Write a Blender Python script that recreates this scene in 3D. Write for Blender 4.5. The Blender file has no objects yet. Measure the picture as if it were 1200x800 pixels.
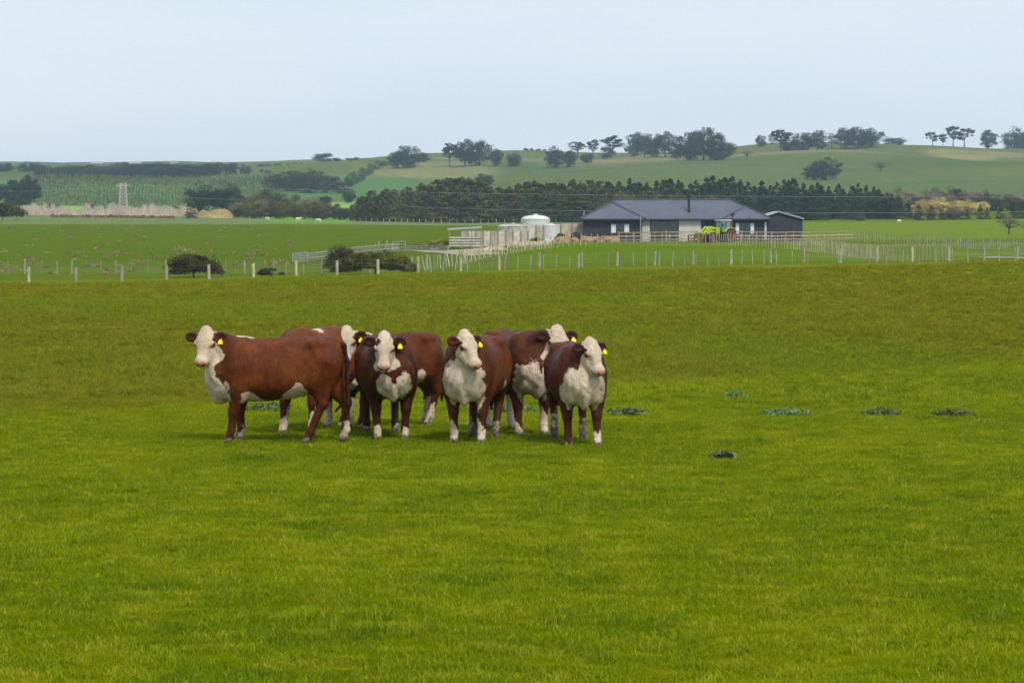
import bpy, math, random
import numpy as np
from mathutils import Vector, Matrix

R = math.radians
scene = bpy.context.scene
COL = scene.collection

# ------------------------------------------------------------------ camera
FPX = 3333.3                       # focal length in pixels of a 1200 px wide frame
CAMZ = 2.5
TH = math.atan(117 / FPX)          # slight downward pitch
cam_d = bpy.data.cameras.new('camera')
cam_d.sensor_width = 36.0
cam_d.lens = 36.0 * FPX / 1200
cam_d.clip_start = 0.5
cam_d.clip_end = 12000
cam = bpy.data.objects.new('camera', cam_d)
COL.objects.link(cam)
cam.location = (0, 0, CAMZ)
cam.rotation_euler = (math.pi / 2 - TH, 0, 0)
scene.camera = cam

# ------------------------------------------------------------------ sky and sun (bright overcast)
SUN_EL, SUN_AZ = 52, 150           # azimuth clockwise from +Y: behind the camera, to the right
w = bpy.data.worlds.new('World')
scene.world = w
w.use_nodes = True
nt = w.node_tree
nt.nodes.clear()
n_out = nt.nodes.new('ShaderNodeOutputWorld')
n_bg = nt.nodes.new('ShaderNodeBackground')
n_sky = nt.nodes.new('ShaderNodeTexSky')
n_sky.sky_type = 'NISHITA'
n_sky.sun_disc = False
n_sky.sun_elevation = R(SUN_EL)
n_sky.sun_rotation = R(SUN_AZ)
n_sky.air_density = 1.0
n_sky.dust_density = 2.0
n_mix = nt.nodes.new('ShaderNodeMix')
n_mix.data_type = 'RGBA'
n_mix.inputs[0].default_value = 0.86
n_co = nt.nodes.new('ShaderNodeTexCoord')
n_map = nt.nodes.new('ShaderNodeMapping')
n_map.inputs['Scale'].default_value = (1.5, 1.5, 9.0)
n_no = nt.nodes.new('ShaderNodeTexNoise')
n_no.inputs['Scale'].default_value = 1.6
n_no.inputs['Detail'].default_value = 5
n_cr = nt.nodes.new('ShaderNodeValToRGB')
n_cr.color_ramp.elements[0].position = 0.3
n_cr.color_ramp.elements[0].color = (0.550, 0.640, 0.750, 1)
n_cr.color_ramp.elements[1].position = 0.7
n_cr.color_ramp.elements[1].color = (0.690, 0.735, 0.785, 1)
n_sc = nt.nodes.new('ShaderNodeVectorMath')
n_sc.operation = 'SCALE'
n_sc.inputs['Scale'].default_value = 10.6
L = nt.links.new
L(n_co.outputs['Generated'], n_map.inputs[0])
L(n_map.outputs[0], n_no.inputs['Vector'])
L(n_no.outputs[0], n_cr.inputs[0])
L(n_cr.outputs[0], n_sc.inputs[0])
L(n_sky.outputs[0], n_mix.inputs[6])
L(n_sc.outputs[0], n_mix.inputs[7])
L(n_mix.outputs[2], n_bg.inputs[0])
n_bg.inputs[1].default_value = 0.1
L(n_bg.outputs[0], n_out.inputs[0])

sd = bpy.data.lights.new('sun', 'SUN')
sd.energy = 2.6
sd.angle = R(12)
sd.color = (1.0, 0.95, 0.86)
sun = bpy.data.objects.new('sun', sd)
COL.objects.link(sun)
az, el = R(SUN_AZ), R(SUN_EL)
sdir = Vector((math.sin(az) * math.cos(el), math.cos(az) * math.cos(el), math.sin(el)))
sun.rotation_euler = (-sdir).to_track_quat('-Z', 'Y').to_euler()

vs = scene.view_settings
scene.display_settings.display_device = 'sRGB'
vs.view_transform = 'Standard'
vs.look = 'None'
vs.exposure = 0.35
vs.gamma = 1.0
vs.use_curve_mapping = False
scene.cycles.volume_bounces = 1
scene.cycles.max_bounces = 6
scene.cycles.transparent_max_bounces = 8

# ------------------------------------------------------------------ helpers
def tag(o, label=None, cat=None, group=None, kind=None):
    if label and len(label.split()) > 16: print('LONG', label)
    if label: o['label'] = label
    if cat: o['category'] = cat
    if group: o['group'] = group
    if kind: o['kind'] = kind
    return o

def empty(name, loc, rz=0, label=None, cat=None, group=None):
    o = bpy.data.objects.new(name, None)
    o.empty_display_size = 0.2
    COL.objects.link(o)
    o.location = loc
    o.rotation_euler = (0, 0, rz)
    return tag(o, label, cat, group)

def link(name, me, mat=None, parent=None):
    o = bpy.data.objects.new(name, me)
    COL.objects.link(o)
    if mat is not None and len(me.materials) == 0:
        me.materials.append(mat)
    if parent is not None:
        o.parent = parent
    return o

def dup(root):
    kids = {}
    for c in list(root.children_recursive):
        kids.setdefault(c.parent.name, []).append(c)
    def rec(o, par):
        c = o.copy(); COL.objects.link(c); c.parent = par
        for k in kids.get(o.name, []): rec(k, c)
        return c
    return rec(root, None)

class MB:
    """collects simple shapes into one mesh"""
    def __init__(s): s.v = []; s.f = []; s.m = []; s.mi = 0
    def add(s, v, f):
        b = len(s.v); s.v += [tuple(p) for p in v]
        s.f += [tuple(b + i for i in q) for q in f]; s.m += [s.mi] * len(f); return s
    def box(s, c, d, M=None, taper=1.0):
        hx, hy, hz = d[0] / 2, d[1] / 2, d[2] / 2
        v = []
        for z in (-1, 1):
            k = taper if z > 0 else 1
            for x, y in ((-1, -1), (1, -1), (1, 1), (-1, 1)):
                p = Vector((x * hx * k, y * hy * k, z * hz))
                if M is not None: p = M @ p
                v.append(p + Vector(c))
        return s.add(v, [(3, 2, 1, 0), (4, 5, 6, 7), (0, 1, 5, 4), (1, 2, 6, 5), (2, 3, 7, 6), (3, 0, 4, 7)])
    def tube(s, a, b, r1, r2=None, n=8, cap=True):
        a, b = Vector(a), Vector(b); r2 = r1 if r2 is None else r2
        d = (b - a).normalized()
        u = d.orthogonal().normalized(); w_ = d.cross(u)
        v = []
        for c, r in ((a, r1), (b, r2)):
            for i in range(n):
                t = 2 * math.pi * i / n
                v.append(c + (u * math.cos(t) + w_ * math.sin(t)) * r)
        f = [(i, (i + 1) % n, n + (i + 1) % n, n + i) for i in range(n)]
        if cap: f += [tuple(range(n - 1, -1, -1)), tuple(range(n, 2 * n))]
        return s.add(v, f)
    def path(s, pts, r, n=6):
        for i in range(len(pts) - 1):
            ra = r if not isinstance(r, (list, tuple)) else r[i]
            rb = r if not isinstance(r, (list, tuple)) else r[i + 1]
            s.tube(pts[i], pts[i + 1], ra, rb, n)
        return s
    def lathe(s, prof, c=(0, 0, 0), n=24, M=None):
        v = []; c = Vector(c)
        for r, z in prof:
            for i in range(n):
                t = 2 * math.pi * i / n
                p = Vector((r * math.cos(t), r * math.sin(t), z))
                if M is not None: p = M @ p
                v.append(p + c)
        f = []
        for j in range(len(prof) - 1):
            for i in range(n):
                f.append((j * n + i, j * n + (i + 1) % n, (j + 1) * n + (i + 1) % n, (j + 1) * n + i))
        f.append(tuple(range(n - 1, -1, -1))); k = (len(prof) - 1) * n
        f.append(tuple(range(k, k + n)))
        return s.add(v, f)
    def prism(s, poly, axis, lo, hi):
        """polygon in the plane across axis ('x','y','z'), extruded from lo to hi"""
        def mk(a, b, t):
            return {'x': (t, a, b), 'y': (a, t, b), 'z': (a, b, t)}[axis]
        n = len(poly)
        v = [mk(a, b, lo) for a, b in poly] + [mk(a, b, hi) for a, b in poly]
        f = [(i, (i + 1) % n, n + (i + 1) % n, n + i) for i in range(n)]
        f += [tuple(range(n - 1, -1, -1)), tuple(range(n, 2 * n))]
        return s.add(v, f)
    def mesh(s, name, smooth=False):
        me = bpy.data.meshes.new(name)
        me.from_pydata([tuple(p) for p in s.v], [], s.f)
        me.update()
        if any(s.m): me.polygons.foreach_set('material_index', s.m)
        if smooth: me.polygons.foreach_set('use_smooth', [True] * len(me.polygons))
        return me
    def build(s, name, mat, parent=None, smooth=False, bevel=0.0):
        me = s.mesh(name, smooth)
        import bmesh
        bm = bmesh.new(); bm.from_mesh(me)
        bmesh.ops.recalc_face_normals(bm, faces=bm.faces)
        bm.to_mesh(me); bm.free()
        mats = mat if isinstance(mat, (list, tuple)) else [mat]
        for m_ in mats: me.materials.append(m_)
        o = link(name, me, None, parent)
        if bevel:
            b = o.modifiers.new('bevel', 'BEVEL'); b.width = bevel; b.segments = 2; b.limit_method = 'ANGLE'
        return o

def np_mesh(name, V, F4, smooth=True, normals=None):
    me = bpy.data.meshes.new(name)
    V = np.asarray(V, np.float32); F4 = np.asarray(F4, np.int32)
    k = F4.shape[1]
    me.vertices.add(len(V)); me.vertices.foreach_set('co', V.ravel())
    me.loops.add(F4.size); me.loops.foreach_set('vertex_index', F4.ravel())
    me.polygons.add(len(F4))
    me.polygons.foreach_set('loop_start', np.arange(0, F4.size, k, dtype=np.int32))
    me.polygons.foreach_set('loop_total', np.full(len(F4), k, np.int32))
    me.polygons.foreach_set('use_smooth', np.full(len(F4), smooth))
    me.update(calc_edges=True)
    if normals is not None:
        me.polygons.foreach_set('use_smooth', np.full(len(F4), True))
        me.normals_split_custom_set_from_vertices(np.repeat(normals, 4, 0).tolist())
    return me

# ------------------------------------------------------------------ node material helpers
class NB:
    def __init__(s, mat):
        s.mat = mat; mat.use_nodes = True; s.t = mat.node_tree; s.t.nodes.clear()
        s.out = s.t.nodes.new('ShaderNodeOutputMaterial')
    def n(s, typ, **kw):
        x = s.t.nodes.new(typ)
        for k, v in kw.items(): setattr(x, k, v)
        return x
    def put(s, sock, v):
        if isinstance(v, bpy.types.NodeSocket): s.t.links.new(v, sock)
        elif isinstance(v, (tuple, list)) and len(v) == 3 and sock.type == 'RGBA': sock.default_value = (*v, 1)
        else: sock.default_value = v
    def math(s, op, a, b=None, c=None, clamp=False):
        x = s.n('ShaderNodeMath', operation=op, use_clamp=clamp)
        s.put(x.inputs[0], a)
        if b is not None: s.put(x.inputs[1], b)
        if c is not None: s.put(x.inputs[2], c)
        return x.outputs[0]
    def noise(s, vec, scale, detail=4, rough=0.55, dist=0.0):
        x = s.n('ShaderNodeTexNoise')
        if vec is not None: s.put(x.inputs['Vector'], vec)
        x.inputs['Scale'].default_value = scale; x.inputs['Detail'].default_value = detail
        x.inputs['Roughness'].default_value = rough; x.inputs['Distortion'].default_value = dist
        return x.outputs[0]
    def ramp(s, v, lo, hi):
        x = s.n('ShaderNodeMapRange', interpolation_type='SMOOTHSTEP')
        s.put(x.inputs['Value'], v)
        s.put(x.inputs['From Min'], lo); s.put(x.inputs['From Max'], hi)
        return x.outputs[0]
    def mix(s, f, a, b, mode='MIX'):
        x = s.n('ShaderNodeMix', data_type='RGBA', blend_type=mode)
        s.put(x.inputs[0], f); s.put(x.inputs[6], a); s.put(x.inputs[7], b)
        return x.outputs[2]
    def pos(s): return s.n('ShaderNodeNewGeometry').outputs['Position']
    def obj(s): return s.n('ShaderNodeTexCoord').outputs['Object']
    def mapv(s, v, sc):
        x = s.n('ShaderNodeMapping'); s.put(x.inputs[0], v); x.inputs['Scale'].default_value = sc
        return x.outputs[0]
    def bsdf(s, col, rough=0.8, metal=0.0, spec=0.3, bump=None, bstr=0.3, bdist=0.02, transl=0.0, sheen=0.0):
        p = s.n('ShaderNodeBsdfPrincipled')
        s.put(p.inputs['Base Color'], col); s.put(p.inputs['Roughness'], rough)
        p.inputs['Metallic'].default_value = metal; p.inputs['Specular IOR Level'].default_value = spec
        if sheen: p.inputs['Sheen Weight'].default_value = sheen
        if bump is not None:
            b = s.n('ShaderNodeBump'); b.inputs['Strength'].default_value = bstr
            b.inputs['Distance'].default_value = bdist; s.put(b.inputs['Height'], bump)
            s.t.links.new(b.outputs[0], p.inputs['Normal'])
        sh = p.outputs[0]
        if transl:
            tr = s.n('ShaderNodeBsdfTranslucent'); s.put(tr.inputs[0], col)
            mx = s.n('ShaderNodeMixShader'); mx.inputs[0].default_value = transl
            s.t.links.new(sh, mx.inputs[1]); s.t.links.new(tr.outputs[0], mx.inputs[2]); sh = mx.outputs[0]
        s.t.links.new(sh, s.out.inputs[0]); return s.mat

def mat_plain(name, col, rough=0.7, var=0.15, scale=6.0, metal=0.0, spec=0.3, bstr=0.15):
    b = NB(bpy.data.materials.new(name))
    o = b.obj()
    n1 = b.noise(o, scale, 5); n2 = b.noise(o, scale * 7, 3)
    k = b.ramp(n1, 0.3, 0.7)
    c = b.mix(k, tuple(x * (1 - var) for x in col), tuple(min(1, x * (1 + var)) for x in col))
    return b.bsdf(c, rough, metal, spec, bump=n2, bstr=bstr, bdist=0.01)

def mat_leaf(name, col, tint=None, transl=0.25, scale=0.25, var=0.35, lo=0.35):
    """foliage: light and dark clumps plus a random tone per tree"""
    b = NB(bpy.data.materials.new(name))
    p = b.pos()
    rnd = b.n('ShaderNodeObjectInfo').outputs['Random']
    a = b.ramp(b.noise(p, scale, 4), 0.35, 0.65)
    fine = b.ramp(b.noise(p, scale * 9, 2), 0.3, 0.7)
    c = b.mix(a, tuple(x * (1 - var) for x in col), tuple(x * (1 + var) for x in col))
    if tint is not None:
        t = b.ramp(b.noise(p, scale * 2.3, 3), 0.5, 0.68)
        c = b.mix(t, c, tint)
        c = b.mix(b.math('MULTIPLY', rnd, 0.6), c, b.mix(0.5, c, tint))
    c = b.mix(b.math('MULTIPLY', fine, 0.5), c, tuple(x * lo for x in col))
    h = b.n('ShaderNodeHueSaturation')
    b.put(h.inputs['Value'], b.math('MULTIPLY_ADD', rnd, 0.5, 0.75))
    b.put(h.inputs['Hue'], b.math('MULTIPLY_ADD', rnd, 0.03, 0.485))
    b.put(h.inputs['Color'], c)
    return b.bsdf(h.outputs[0], 0.7, 0, 0.12, transl=transl)

def mat_wood(name, col):
    b = NB(bpy.data.materials.new(name))
    o = b.mapv(b.pos(), (3, 3, 0.6))
    rnd = b.n('ShaderNodeObjectInfo').outputs['Random']
    n = b.noise(o, 3, 5)
    c = b.mix(b.ramp(n, 0.3, 0.7), tuple(x * 0.65 for x in col), tuple(x * 1.2 for x in col))
    h = b.n('ShaderNodeHueSaturation'); b.put(h.inputs['Color'], c)
    b.put(h.inputs['Value'], b.math('MULTIPLY_ADD', rnd, 0.5, 0.75))
    return b.bsdf(h.outputs[0], 0.9, 0, 0.15, bump=n, bstr=0.3)

# ------------------------------------------------------------------ terrain heights
def pz(py, Y):      # height of what the image row py shows at distance Y
    k = (400 - np.asarray(py, float)) / FPX
    return CAMZ + Y * (-math.sin(TH) + k * math.cos(TH)) / (math.cos(TH) + k * math.sin(TH))

PXC = np.array([-300, 0, 200, 400, 500, 600, 700, 800, 900, 1000, 1100, 1200, 1500], float)
_c = lambda *a: np.array([a[0]] + list(a) + [a[-1]], float)
ROWS = [   # distance, image row per column (0, 200, 400, 500 ... 1200)
 (95,  _c(334, 331, 325, 322, 320, 318, 317, 315, 313, 311, 309)),
 (150, _c(336, 333, 326, 323, 321, 319, 318, 316, 314, 312, 310)),
 (200, _c(334, 331, 323, 320, 318, 316, 315, 313, 311, 309, 307)),
 (240, _c(322, 321, 320, 318, 311, 307, 305, 305, 306, 305, 303)),
 (265, _c(314, 313, 312, 310, 302, 299, 297, 297, 300, 300, 298)),
 (290, _c(305, 304, 303, 300, 294, 291, 289, 290, 294, 294, 292)),
 (320, _c(297, 296, 295, 292, 288, 285, 284, 285, 287, 288, 286)),
 (350, _c(290, 289, 288, 286, 283, 281, 280, 280, 281, 281, 279)),
 (420, _c(277, 276, 276, 275, 274, 273, 273, 272, 271, 270, 268)),
 (520, _c(265, 265, 265, 266, 266, 266, 266, 265, 265, 264, 262)),
 (560, _c(263, 263, 263, 264, 264, 264, 264, 264, 263, 262, 260)),
 (700, _c(252, 254, 259, 262, 262, 261, 261, 260, 259, 258, 256)),
 (850, _c(250, 250, 251, 253, 252, 252, 252, 250, 248, 246, 244)),
 (1000, _c(243, 243, 240, 238, 236, 236, 236, 234, 232, 230, 230)),
 (1150, _c(235, 235, 230, 226, 224, 223, 222, 220, 218, 216, 218)),
 (1300, _c(222, 222, 217, 212, 209, 208, 207, 205, 203, 201, 206)),
 (1450, _c(210, 209, 205, 201, 197, 196, 194, 191, 189, 187, 194)),
 (1600, _c(204, 204, 197, 191, 187, 187, 185, 181, 179, 177, 184)),
 (1750, _c(200, 199, 191, 185, 182, 181, 179, 174, 173, 171.5, 177)),
 (1900, _c(198, 197, 190, 183.5, 180, 179.5, 177, 173, 172, 171.5, 175)),
 (2300, _c(195, 194, 191, 188, 187, 187, 185, 181, 180, 180, 182)),
 (3000, _c(193, 193, 192, 191, 191, 191, 191, 190, 190, 190, 191)),
 (5000, _c(191.8, 191.5, 192.5, 192, 192, 192, 192, 192, 192, 192, 192)),
]
GPX = np.arange(-1500, 2701, 30.0)
NLY = 900
LY = np.linspace(math.log(4), math.log(5000), NLY)
GY = np.exp(LY)
def bank_edge(X):
    t = 0.98 * (X + 5.8)
    return 41 + np.where(t > 0, t, 0) * 0.5 + 0.5 * (np.sqrt(t * t + 9) - 3) * np.where(t > 0, 1, 0)
G = np.zeros((len(GPX), NLY))
for i, px in enumerate(GPX):
    e0 = 41 if px < 300 else 41 + (px - 300) / 900 * 16
    e0 = min(e0, 60)
    ys = [0, e0 - 1]; zs = [0, 0]
    for Y, row in ROWS:
        ys.append(Y); zs.append(float(pz(np.interp(px, PXC, row), Y)))
    G[i] = np.interp(GY, ys, zs)
ker = np.exp(-0.5 * (np.arange(-8, 9) / 3.2) ** 2); ker /= ker.sum()
G = np.apply_along_axis(lambda a: np.convolve(np.pad(a, 8, 'edge'), ker, 'valid'), 1, G)
kx = np.exp(-0.5 * (np.arange(-4, 5) / 1.3) ** 2); kx /= kx.sum()
G = np.apply_along_axis(lambda a: np.convolve(np.pad(a, 4, 'edge'), kx, 'valid'), 0, G)

def hgt(X, Y):
    X = np.asarray(X, float); Y = np.asarray(Y, float)
    Yc = np.clip(Y, 4.01, 4990)
    px = np.clip(600 + FPX * X / np.maximum(Yc, 30), GPX[0], GPX[-1] - 0.01)
    a = (px - GPX[0]) / 30.0; i = a.astype(int); a = a - i
    b = (np.log(Yc) - LY[0]) / (LY[1] - LY[0]); j = np.clip(b.astype(int), 0, NLY - 2); b = b - j
    z = (G[i, j] * (1 - a) + G[i + 1, j] * a) * (1 - b) + (G[i, j + 1] * (1 - a) + G[i + 1, j + 1] * a) * b
    und = 0.035 * np.sin(X * 0.9 + Y * 0.31) * np.sin(Y * 0.53 - X * 0.4) * (1 - np.exp(-(Y / 40.0) ** 4))
    hill = np.clip((Y - 900) / 600, 0, 1)
    und2 = hill * 2.6 * (np.sin(X / 61 + Y / 170) * np.sin(Y / 83 - X / 130) + 0.6 * np.sin(X / 27 + 1.3) * np.sin(Y / 47))
    return z + und + und2

def proj(X, Y, Z):
    dz = Z - CAMZ
    d = Y * math.cos(TH) - dz * math.sin(TH)
    u = Y * math.sin(TH) + dz * math.cos(TH)
    return 600 + FPX * X / d, 400 - FPX * u / d

def gxy(px, Y):
    return (px - 600) / FPX * Y
def gp(px, py, y0, y1):
    """ground point whose image row is nearest py, searched between two distances"""
    Ys = np.linspace(y0, y1, 400)
    Xs = gxy(px, Ys)
    Z = hgt(Xs, Ys)
    _, q = proj(Xs, Ys, Z)
    k = int(np.argmin(np.abs(q - py)))
    return Vector((Xs[k], Ys[k], Z[k]))
def gat(px, Y):
    X = gxy(px, Y); return Vector((X, Y, float(hgt(X, Y))))

# ------------------------------------------------------------------ ground
def grass_colour(b, p):
    """near pasture colour from world position, shared by the soil sheet and the grass blades"""
    sx = b.n('ShaderNodeSeparateXYZ'); b.put(sx.inputs[0], p)
    X, Y = sx.outputs[0], sx.outputs[1]
    n_big = b.noise(p, 0.16, 4, 0.6)
    n_mid = b.noise(p, 0.75, 4, 0.62)
    n_sm = b.noise(p, 3.4, 4, 0.65)
    n_yl = b.noise(b.mapv(p, (1, 1.5, 1)), 1.9, 5, 0.65, 0.5)
    lush = b.mix(b.ramp(n_big, 0.35, 0.68), (0.120, 0.168, 0.0012), (0.172, 0.212, 0.0015))
    lush = b.mix(b.math('MULTIPLY', b.ramp(n_yl, 0.48, 0.64), 0.75), lush, (0.245, 0.250, 0.010))
    lush = b.mix(b.math('MULTIPLY', b.ramp(n_mid, 0.52, 0.68), 0.62), lush, (0.070, 0.128, 0.002))
    lush = b.mix(b.math('MULTIPLY', b.ramp(n_sm, 0.56, 0.72), 0.45), lush, (0.060, 0.10, 0.003))
    rough = b.mix(b.ramp(n_mid, 0.35, 0.65), (0.125, 0.138, 0.004), (0.172, 0.172, 0.007))
    rough = b.mix(b.math('MULTIPLY', b.ramp(n_yl, 0.46, 0.70), 0.7), rough, (0.215, 0.190, 0.016))
    rough = b.mix(b.math('MULTIPLY', b.ramp(n_sm, 0.50, 0.70), 0.65), rough, (0.068, 0.115, 0.004))
    far = b.ramp(b.noise(p, 0.05, 2), 0.45, 0.6)
    rough = b.mix(b.math('MULTIPLY', far, 0.5), rough, (0.125, 0.190, 0.004))
    # edge between the grazed flat and the rougher bank
    t = b.math('MAXIMUM', b.math('MULTIPLY', b.math('ADD', X, 5.8), 0.98), 0.0)
    e = b.math('SUBTRACT', Y, b.math('ADD', t, 41.0))
    e = b.math('ADD', e, b.math('MULTIPLY', b.math('SUBTRACT', n_mid, 0.5), 5.0))
    return b.mix(b.ramp(e, -0.6, 1.6), lush, rough), Y

gm = bpy.data.materials.new('pasture')
b = NB(gm)
p = b.pos()
near_c, Ysock = grass_colour(b, p)
att = b.n('ShaderNodeAttribute', attribute_name='field')
fn = b.noise(b.mapv(p, (1, 0.45, 1)), 0.35, 6, 0.7)
fn2 = b.noise(b.mapv(p, (1, 0.35, 1)), 0.045, 5, 0.6)
fc = b.mix(b.math('MULTIPLY', b.ramp(fn, 0.42, 0.72), 0.45), att.outputs['Color'],
           b.mix(1.0, att.outputs['Color'], (0.55, 0.75, 0.7), 'MULTIPLY'))
fc = b.mix(b.math('MULTIPLY', b.ramp(fn2, 0.45, 0.7), 0.4), fc,
           b.mix(1.0, fc, (1.4, 1.1, 1.2), 'MULTIPLY'))
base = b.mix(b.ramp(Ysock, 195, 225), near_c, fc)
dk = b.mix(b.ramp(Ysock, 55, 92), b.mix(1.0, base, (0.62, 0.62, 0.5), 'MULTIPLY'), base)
bn = b.noise(p, 5.0, 5, 0.7)
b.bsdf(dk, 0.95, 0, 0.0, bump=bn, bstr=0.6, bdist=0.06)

Yrow = np.concatenate([[-60, -30, -10, 0], np.exp(np.linspace(math.log(5), math.log(5000), 620))])
U = np.linspace(-1, 1, 301); U = np.sign(U) * (0.35 * np.abs(U) + 0.65 * np.abs(U) ** 3)
XX = U[:, None] * (0.62 * np.maximum(Yrow, 0)[None, :] + 60)
YY = np.repeat(Yrow[None, :], len(U), 0)
ZZ = hgt(XX, YY)
V = np.stack([XX, YY, ZZ], -1).reshape(-1, 3)
nr, ncl = len(U), len(Yrow)
idx = np.arange(nr * ncl).reshape(nr, ncl)
F = np.stack([idx[:-1, :-1], idx[1:, :-1], idx[1:, 1:], idx[:-1, 1:]], -1).reshape(-1, 4)
me = np_mesh('ground', V, F)
# field colours by place
PX = 600 + FPX * XX / np.maximum(YY, 30)
def smooth(a, lo, hi):
    t = np.clip((a - lo) / (hi - lo), 0, 1); return t * t * (3 - 2 * t)
C = np.zeros(XX.shape + (3,))
def paint(mask, col):
    global C
    C = C * (1 - mask[..., None]) + np.array(col) * mask[..., None]
rs = np.random.RandomState(5)
def vn(X, Y, s, seed):
    r = np.random.RandomState(seed); o = np.zeros_like(X)
    for k in range(6):
        a = r.uniform(0, 6.28); f = (1.0 + 0.7 * k) / s; ph = r.uniform(0, 6.28)
        o = o + np.sin((X * math.cos(a) + Y * math.sin(a)) * f + ph) / (1 + 0.5 * k)
    return o / 2.2
paint(np.ones_like(XX), (0.078, 0.118, 0.004))
wob = vn(XX, YY, 14, 3)
knoll = smooth(YY, 228, 236) * (1 - smooth(YY, 322, 332)) * smooth(PX, 505, 560)
paint(knoll, (0.088, 0.142, 0.002))
paint(smooth(wob, 0.45, 1.0) * knoll * 0.8, (0.13, 0.165, 0.03))
lf = smooth(YY, 236, 250) * (1 - smooth(YY, 540, 556)) * (1 - smooth(PX, 560, 620))
paint(lf, (0.076, 0.114, 0.004))
paint(lf * (1 - smooth(YY, 240, 300)) * 0.5, (0.105, 0.150, 0.022))
yard = smooth(YY, 322, 332) * (1 - smooth(YY, 372, 384)) * smooth(PX, 560, 620) * (1 - smooth(PX, 960, 1020))
paint(yard * 0.8, (0.17, 0.16, 0.10))
rf = smooth(YY, 345, 356) * (1 - smooth(YY, 640, 700)) * smooth(PX, 880, 960)
paint(rf, (0.120, 0.170, 0.015))
paint(smooth(YY, 555, 562) * (1 - smooth(YY, 700, 720)) * (1 - smooth(PX, 880, 960)), (0.125, 0.165, 0.055))
paint(smooth(YY, 600, 640) * (1 - smooth(YY, 760, 780)) * smooth(PX, 300, 330) * (1 - smooth(PX, 405, 412)), (0.105, 0.25, 0.02))
trk = np.exp(-((YY - (318 + (PX - 1000) * 0.03)) / 5) ** 2) * smooth(PX, 1000, 1040) * (1 - smooth(PX, 1190, 1260))
paint(trk * 0.8, (0.17, 0.15, 0.08))
# valley and hills
hill = smooth(YY, 780, 900)
paint(hill, (0.090, 0.115, 0.026))
paint(hill * smooth(vn(XX, YY, 70, 11), 0.2, 0.9) * 0.7, (0.062, 0.094, 0.022))
lp = smooth(YY, 900, 930) * (1 - smooth(YY, 1040, 1060)) * (1 - smooth(PX, 430, 470))
paint(lp, (0.19, 0.31, 0.07))
lp = smooth(YY, 1090, 1110) * (1 - smooth(YY, 1470, 1500)) * (1 - smooth(PX, 480, 520))
paint(lp, (0.075, 0.15, 0.04))
tan = (0.25, 0.20, 0.075)
def blotch(px, Yc, wpx, wY, col=tan, a=0.8, seed=1):
    m = np.exp(-((PX - px) / wpx) ** 2 - ((YY - Yc) / wY) ** 2)
    m = smooth(m + 0.22 * vn(XX, YY, 22, seed) * (m > .03), 0.15, 0.55)
    paint(m * a * hill, col)
blotch(500, 1500, 75, 110, (0.19, 0.18, 0.07), 0.8, 21)
blotch(540, 1680, 35, 35, (0.36, 0.27, 0.09), 0.9, 22)
blotch(690, 1560, 110, 60, (0.22, 0.18, 0.08), 0.75, 23)
blotch(755, 1700, 35, 25, (0.36, 0.29, 0.08), 0.9, 24)
blotch(940, 1560, 110, 40, (0.22, 0.19, 0.08), 0.65, 25)
blotch(1000, 1620, 30, 50, (0.25, 0.19, 0.09), 0.7, 26)
blotch(1120, 1640, 40, 50, (0.24, 0.20, 0.07), 0.8, 27)
blotch(1180, 1680, 30, 20, (0.26, 0.21, 0.09), 0.7, 28)
blotch(1052, 1735, 5, 22, (0.38, 0.28, 0.18), 0.9, 29)
paint(smooth(np.sin(YY / 150 + PX / 170.0) + 0.3 * wob, 0.75, 0.95) * hill * 0.35, (0.07, 0.13, 0.05))
for gx, gw in ((455, 1.6), (742, 1.2), (1010, 1.4), (1090, 1.2), (612, 1.0), (870, 1.2)):
    gl = np.exp(-((PX - gx - (YY - 1500) * .16 * np.sign(gx - 700)) / gw) ** 2) * smooth(YY, 1180, 1250) * (1 - smooth(YY, 1750, 1800))
    paint(gl * .6, (0.05, 0.075, 0.025))
for gy in (1190, 1410, 1655):
    gl = np.exp(-((YY - gy - 25 * np.sin(PX / 90)) / 5) ** 2) * smooth(PX, 430, 470)
    paint(gl * .6, (0.055, 0.075, 0.03))
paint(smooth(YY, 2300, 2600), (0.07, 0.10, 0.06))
ca = me.color_attributes.new('field', 'FLOAT_COLOR', 'POINT')
cc = np.ones((nr * ncl, 4), np.float32); cc[:, :3] = C.reshape(-1, 3)
ca.data.foreach_set('color', cc.ravel())
ground = link('ground', me, gm); tag(ground, kind='structure')

# ------------------------------------------------------------------ air
NOHAZE = False
if not NOHAZE:
    hb = MB(); zlo, zhi = float(ZZ.min()) - 1.0, 96.0
    hb.box((0, 2480, (zlo + zhi) / 2), (7000, 5300, zhi - zlo))
    hm = bpy.data.materials.new('haze_air'); hm.use_nodes = True
    ht = hm.node_tree; ht.nodes.clear()
    ho = ht.nodes.new('ShaderNodeOutputMaterial'); hv = ht.nodes.new('ShaderNodeVolumePrincipled')
    hv.inputs['Color'].default_value = (0.60, 0.78, 1.0, 1)
    hv.inputs['Density'].default_value = 0.000135
    hv.inputs['Anisotropy'].default_value = 0.2
    ht.links.new(hv.outputs[0], ho.inputs['Volume'])
    hz = hb.build('haze', hm); tag(hz, kind='stuff')

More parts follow.
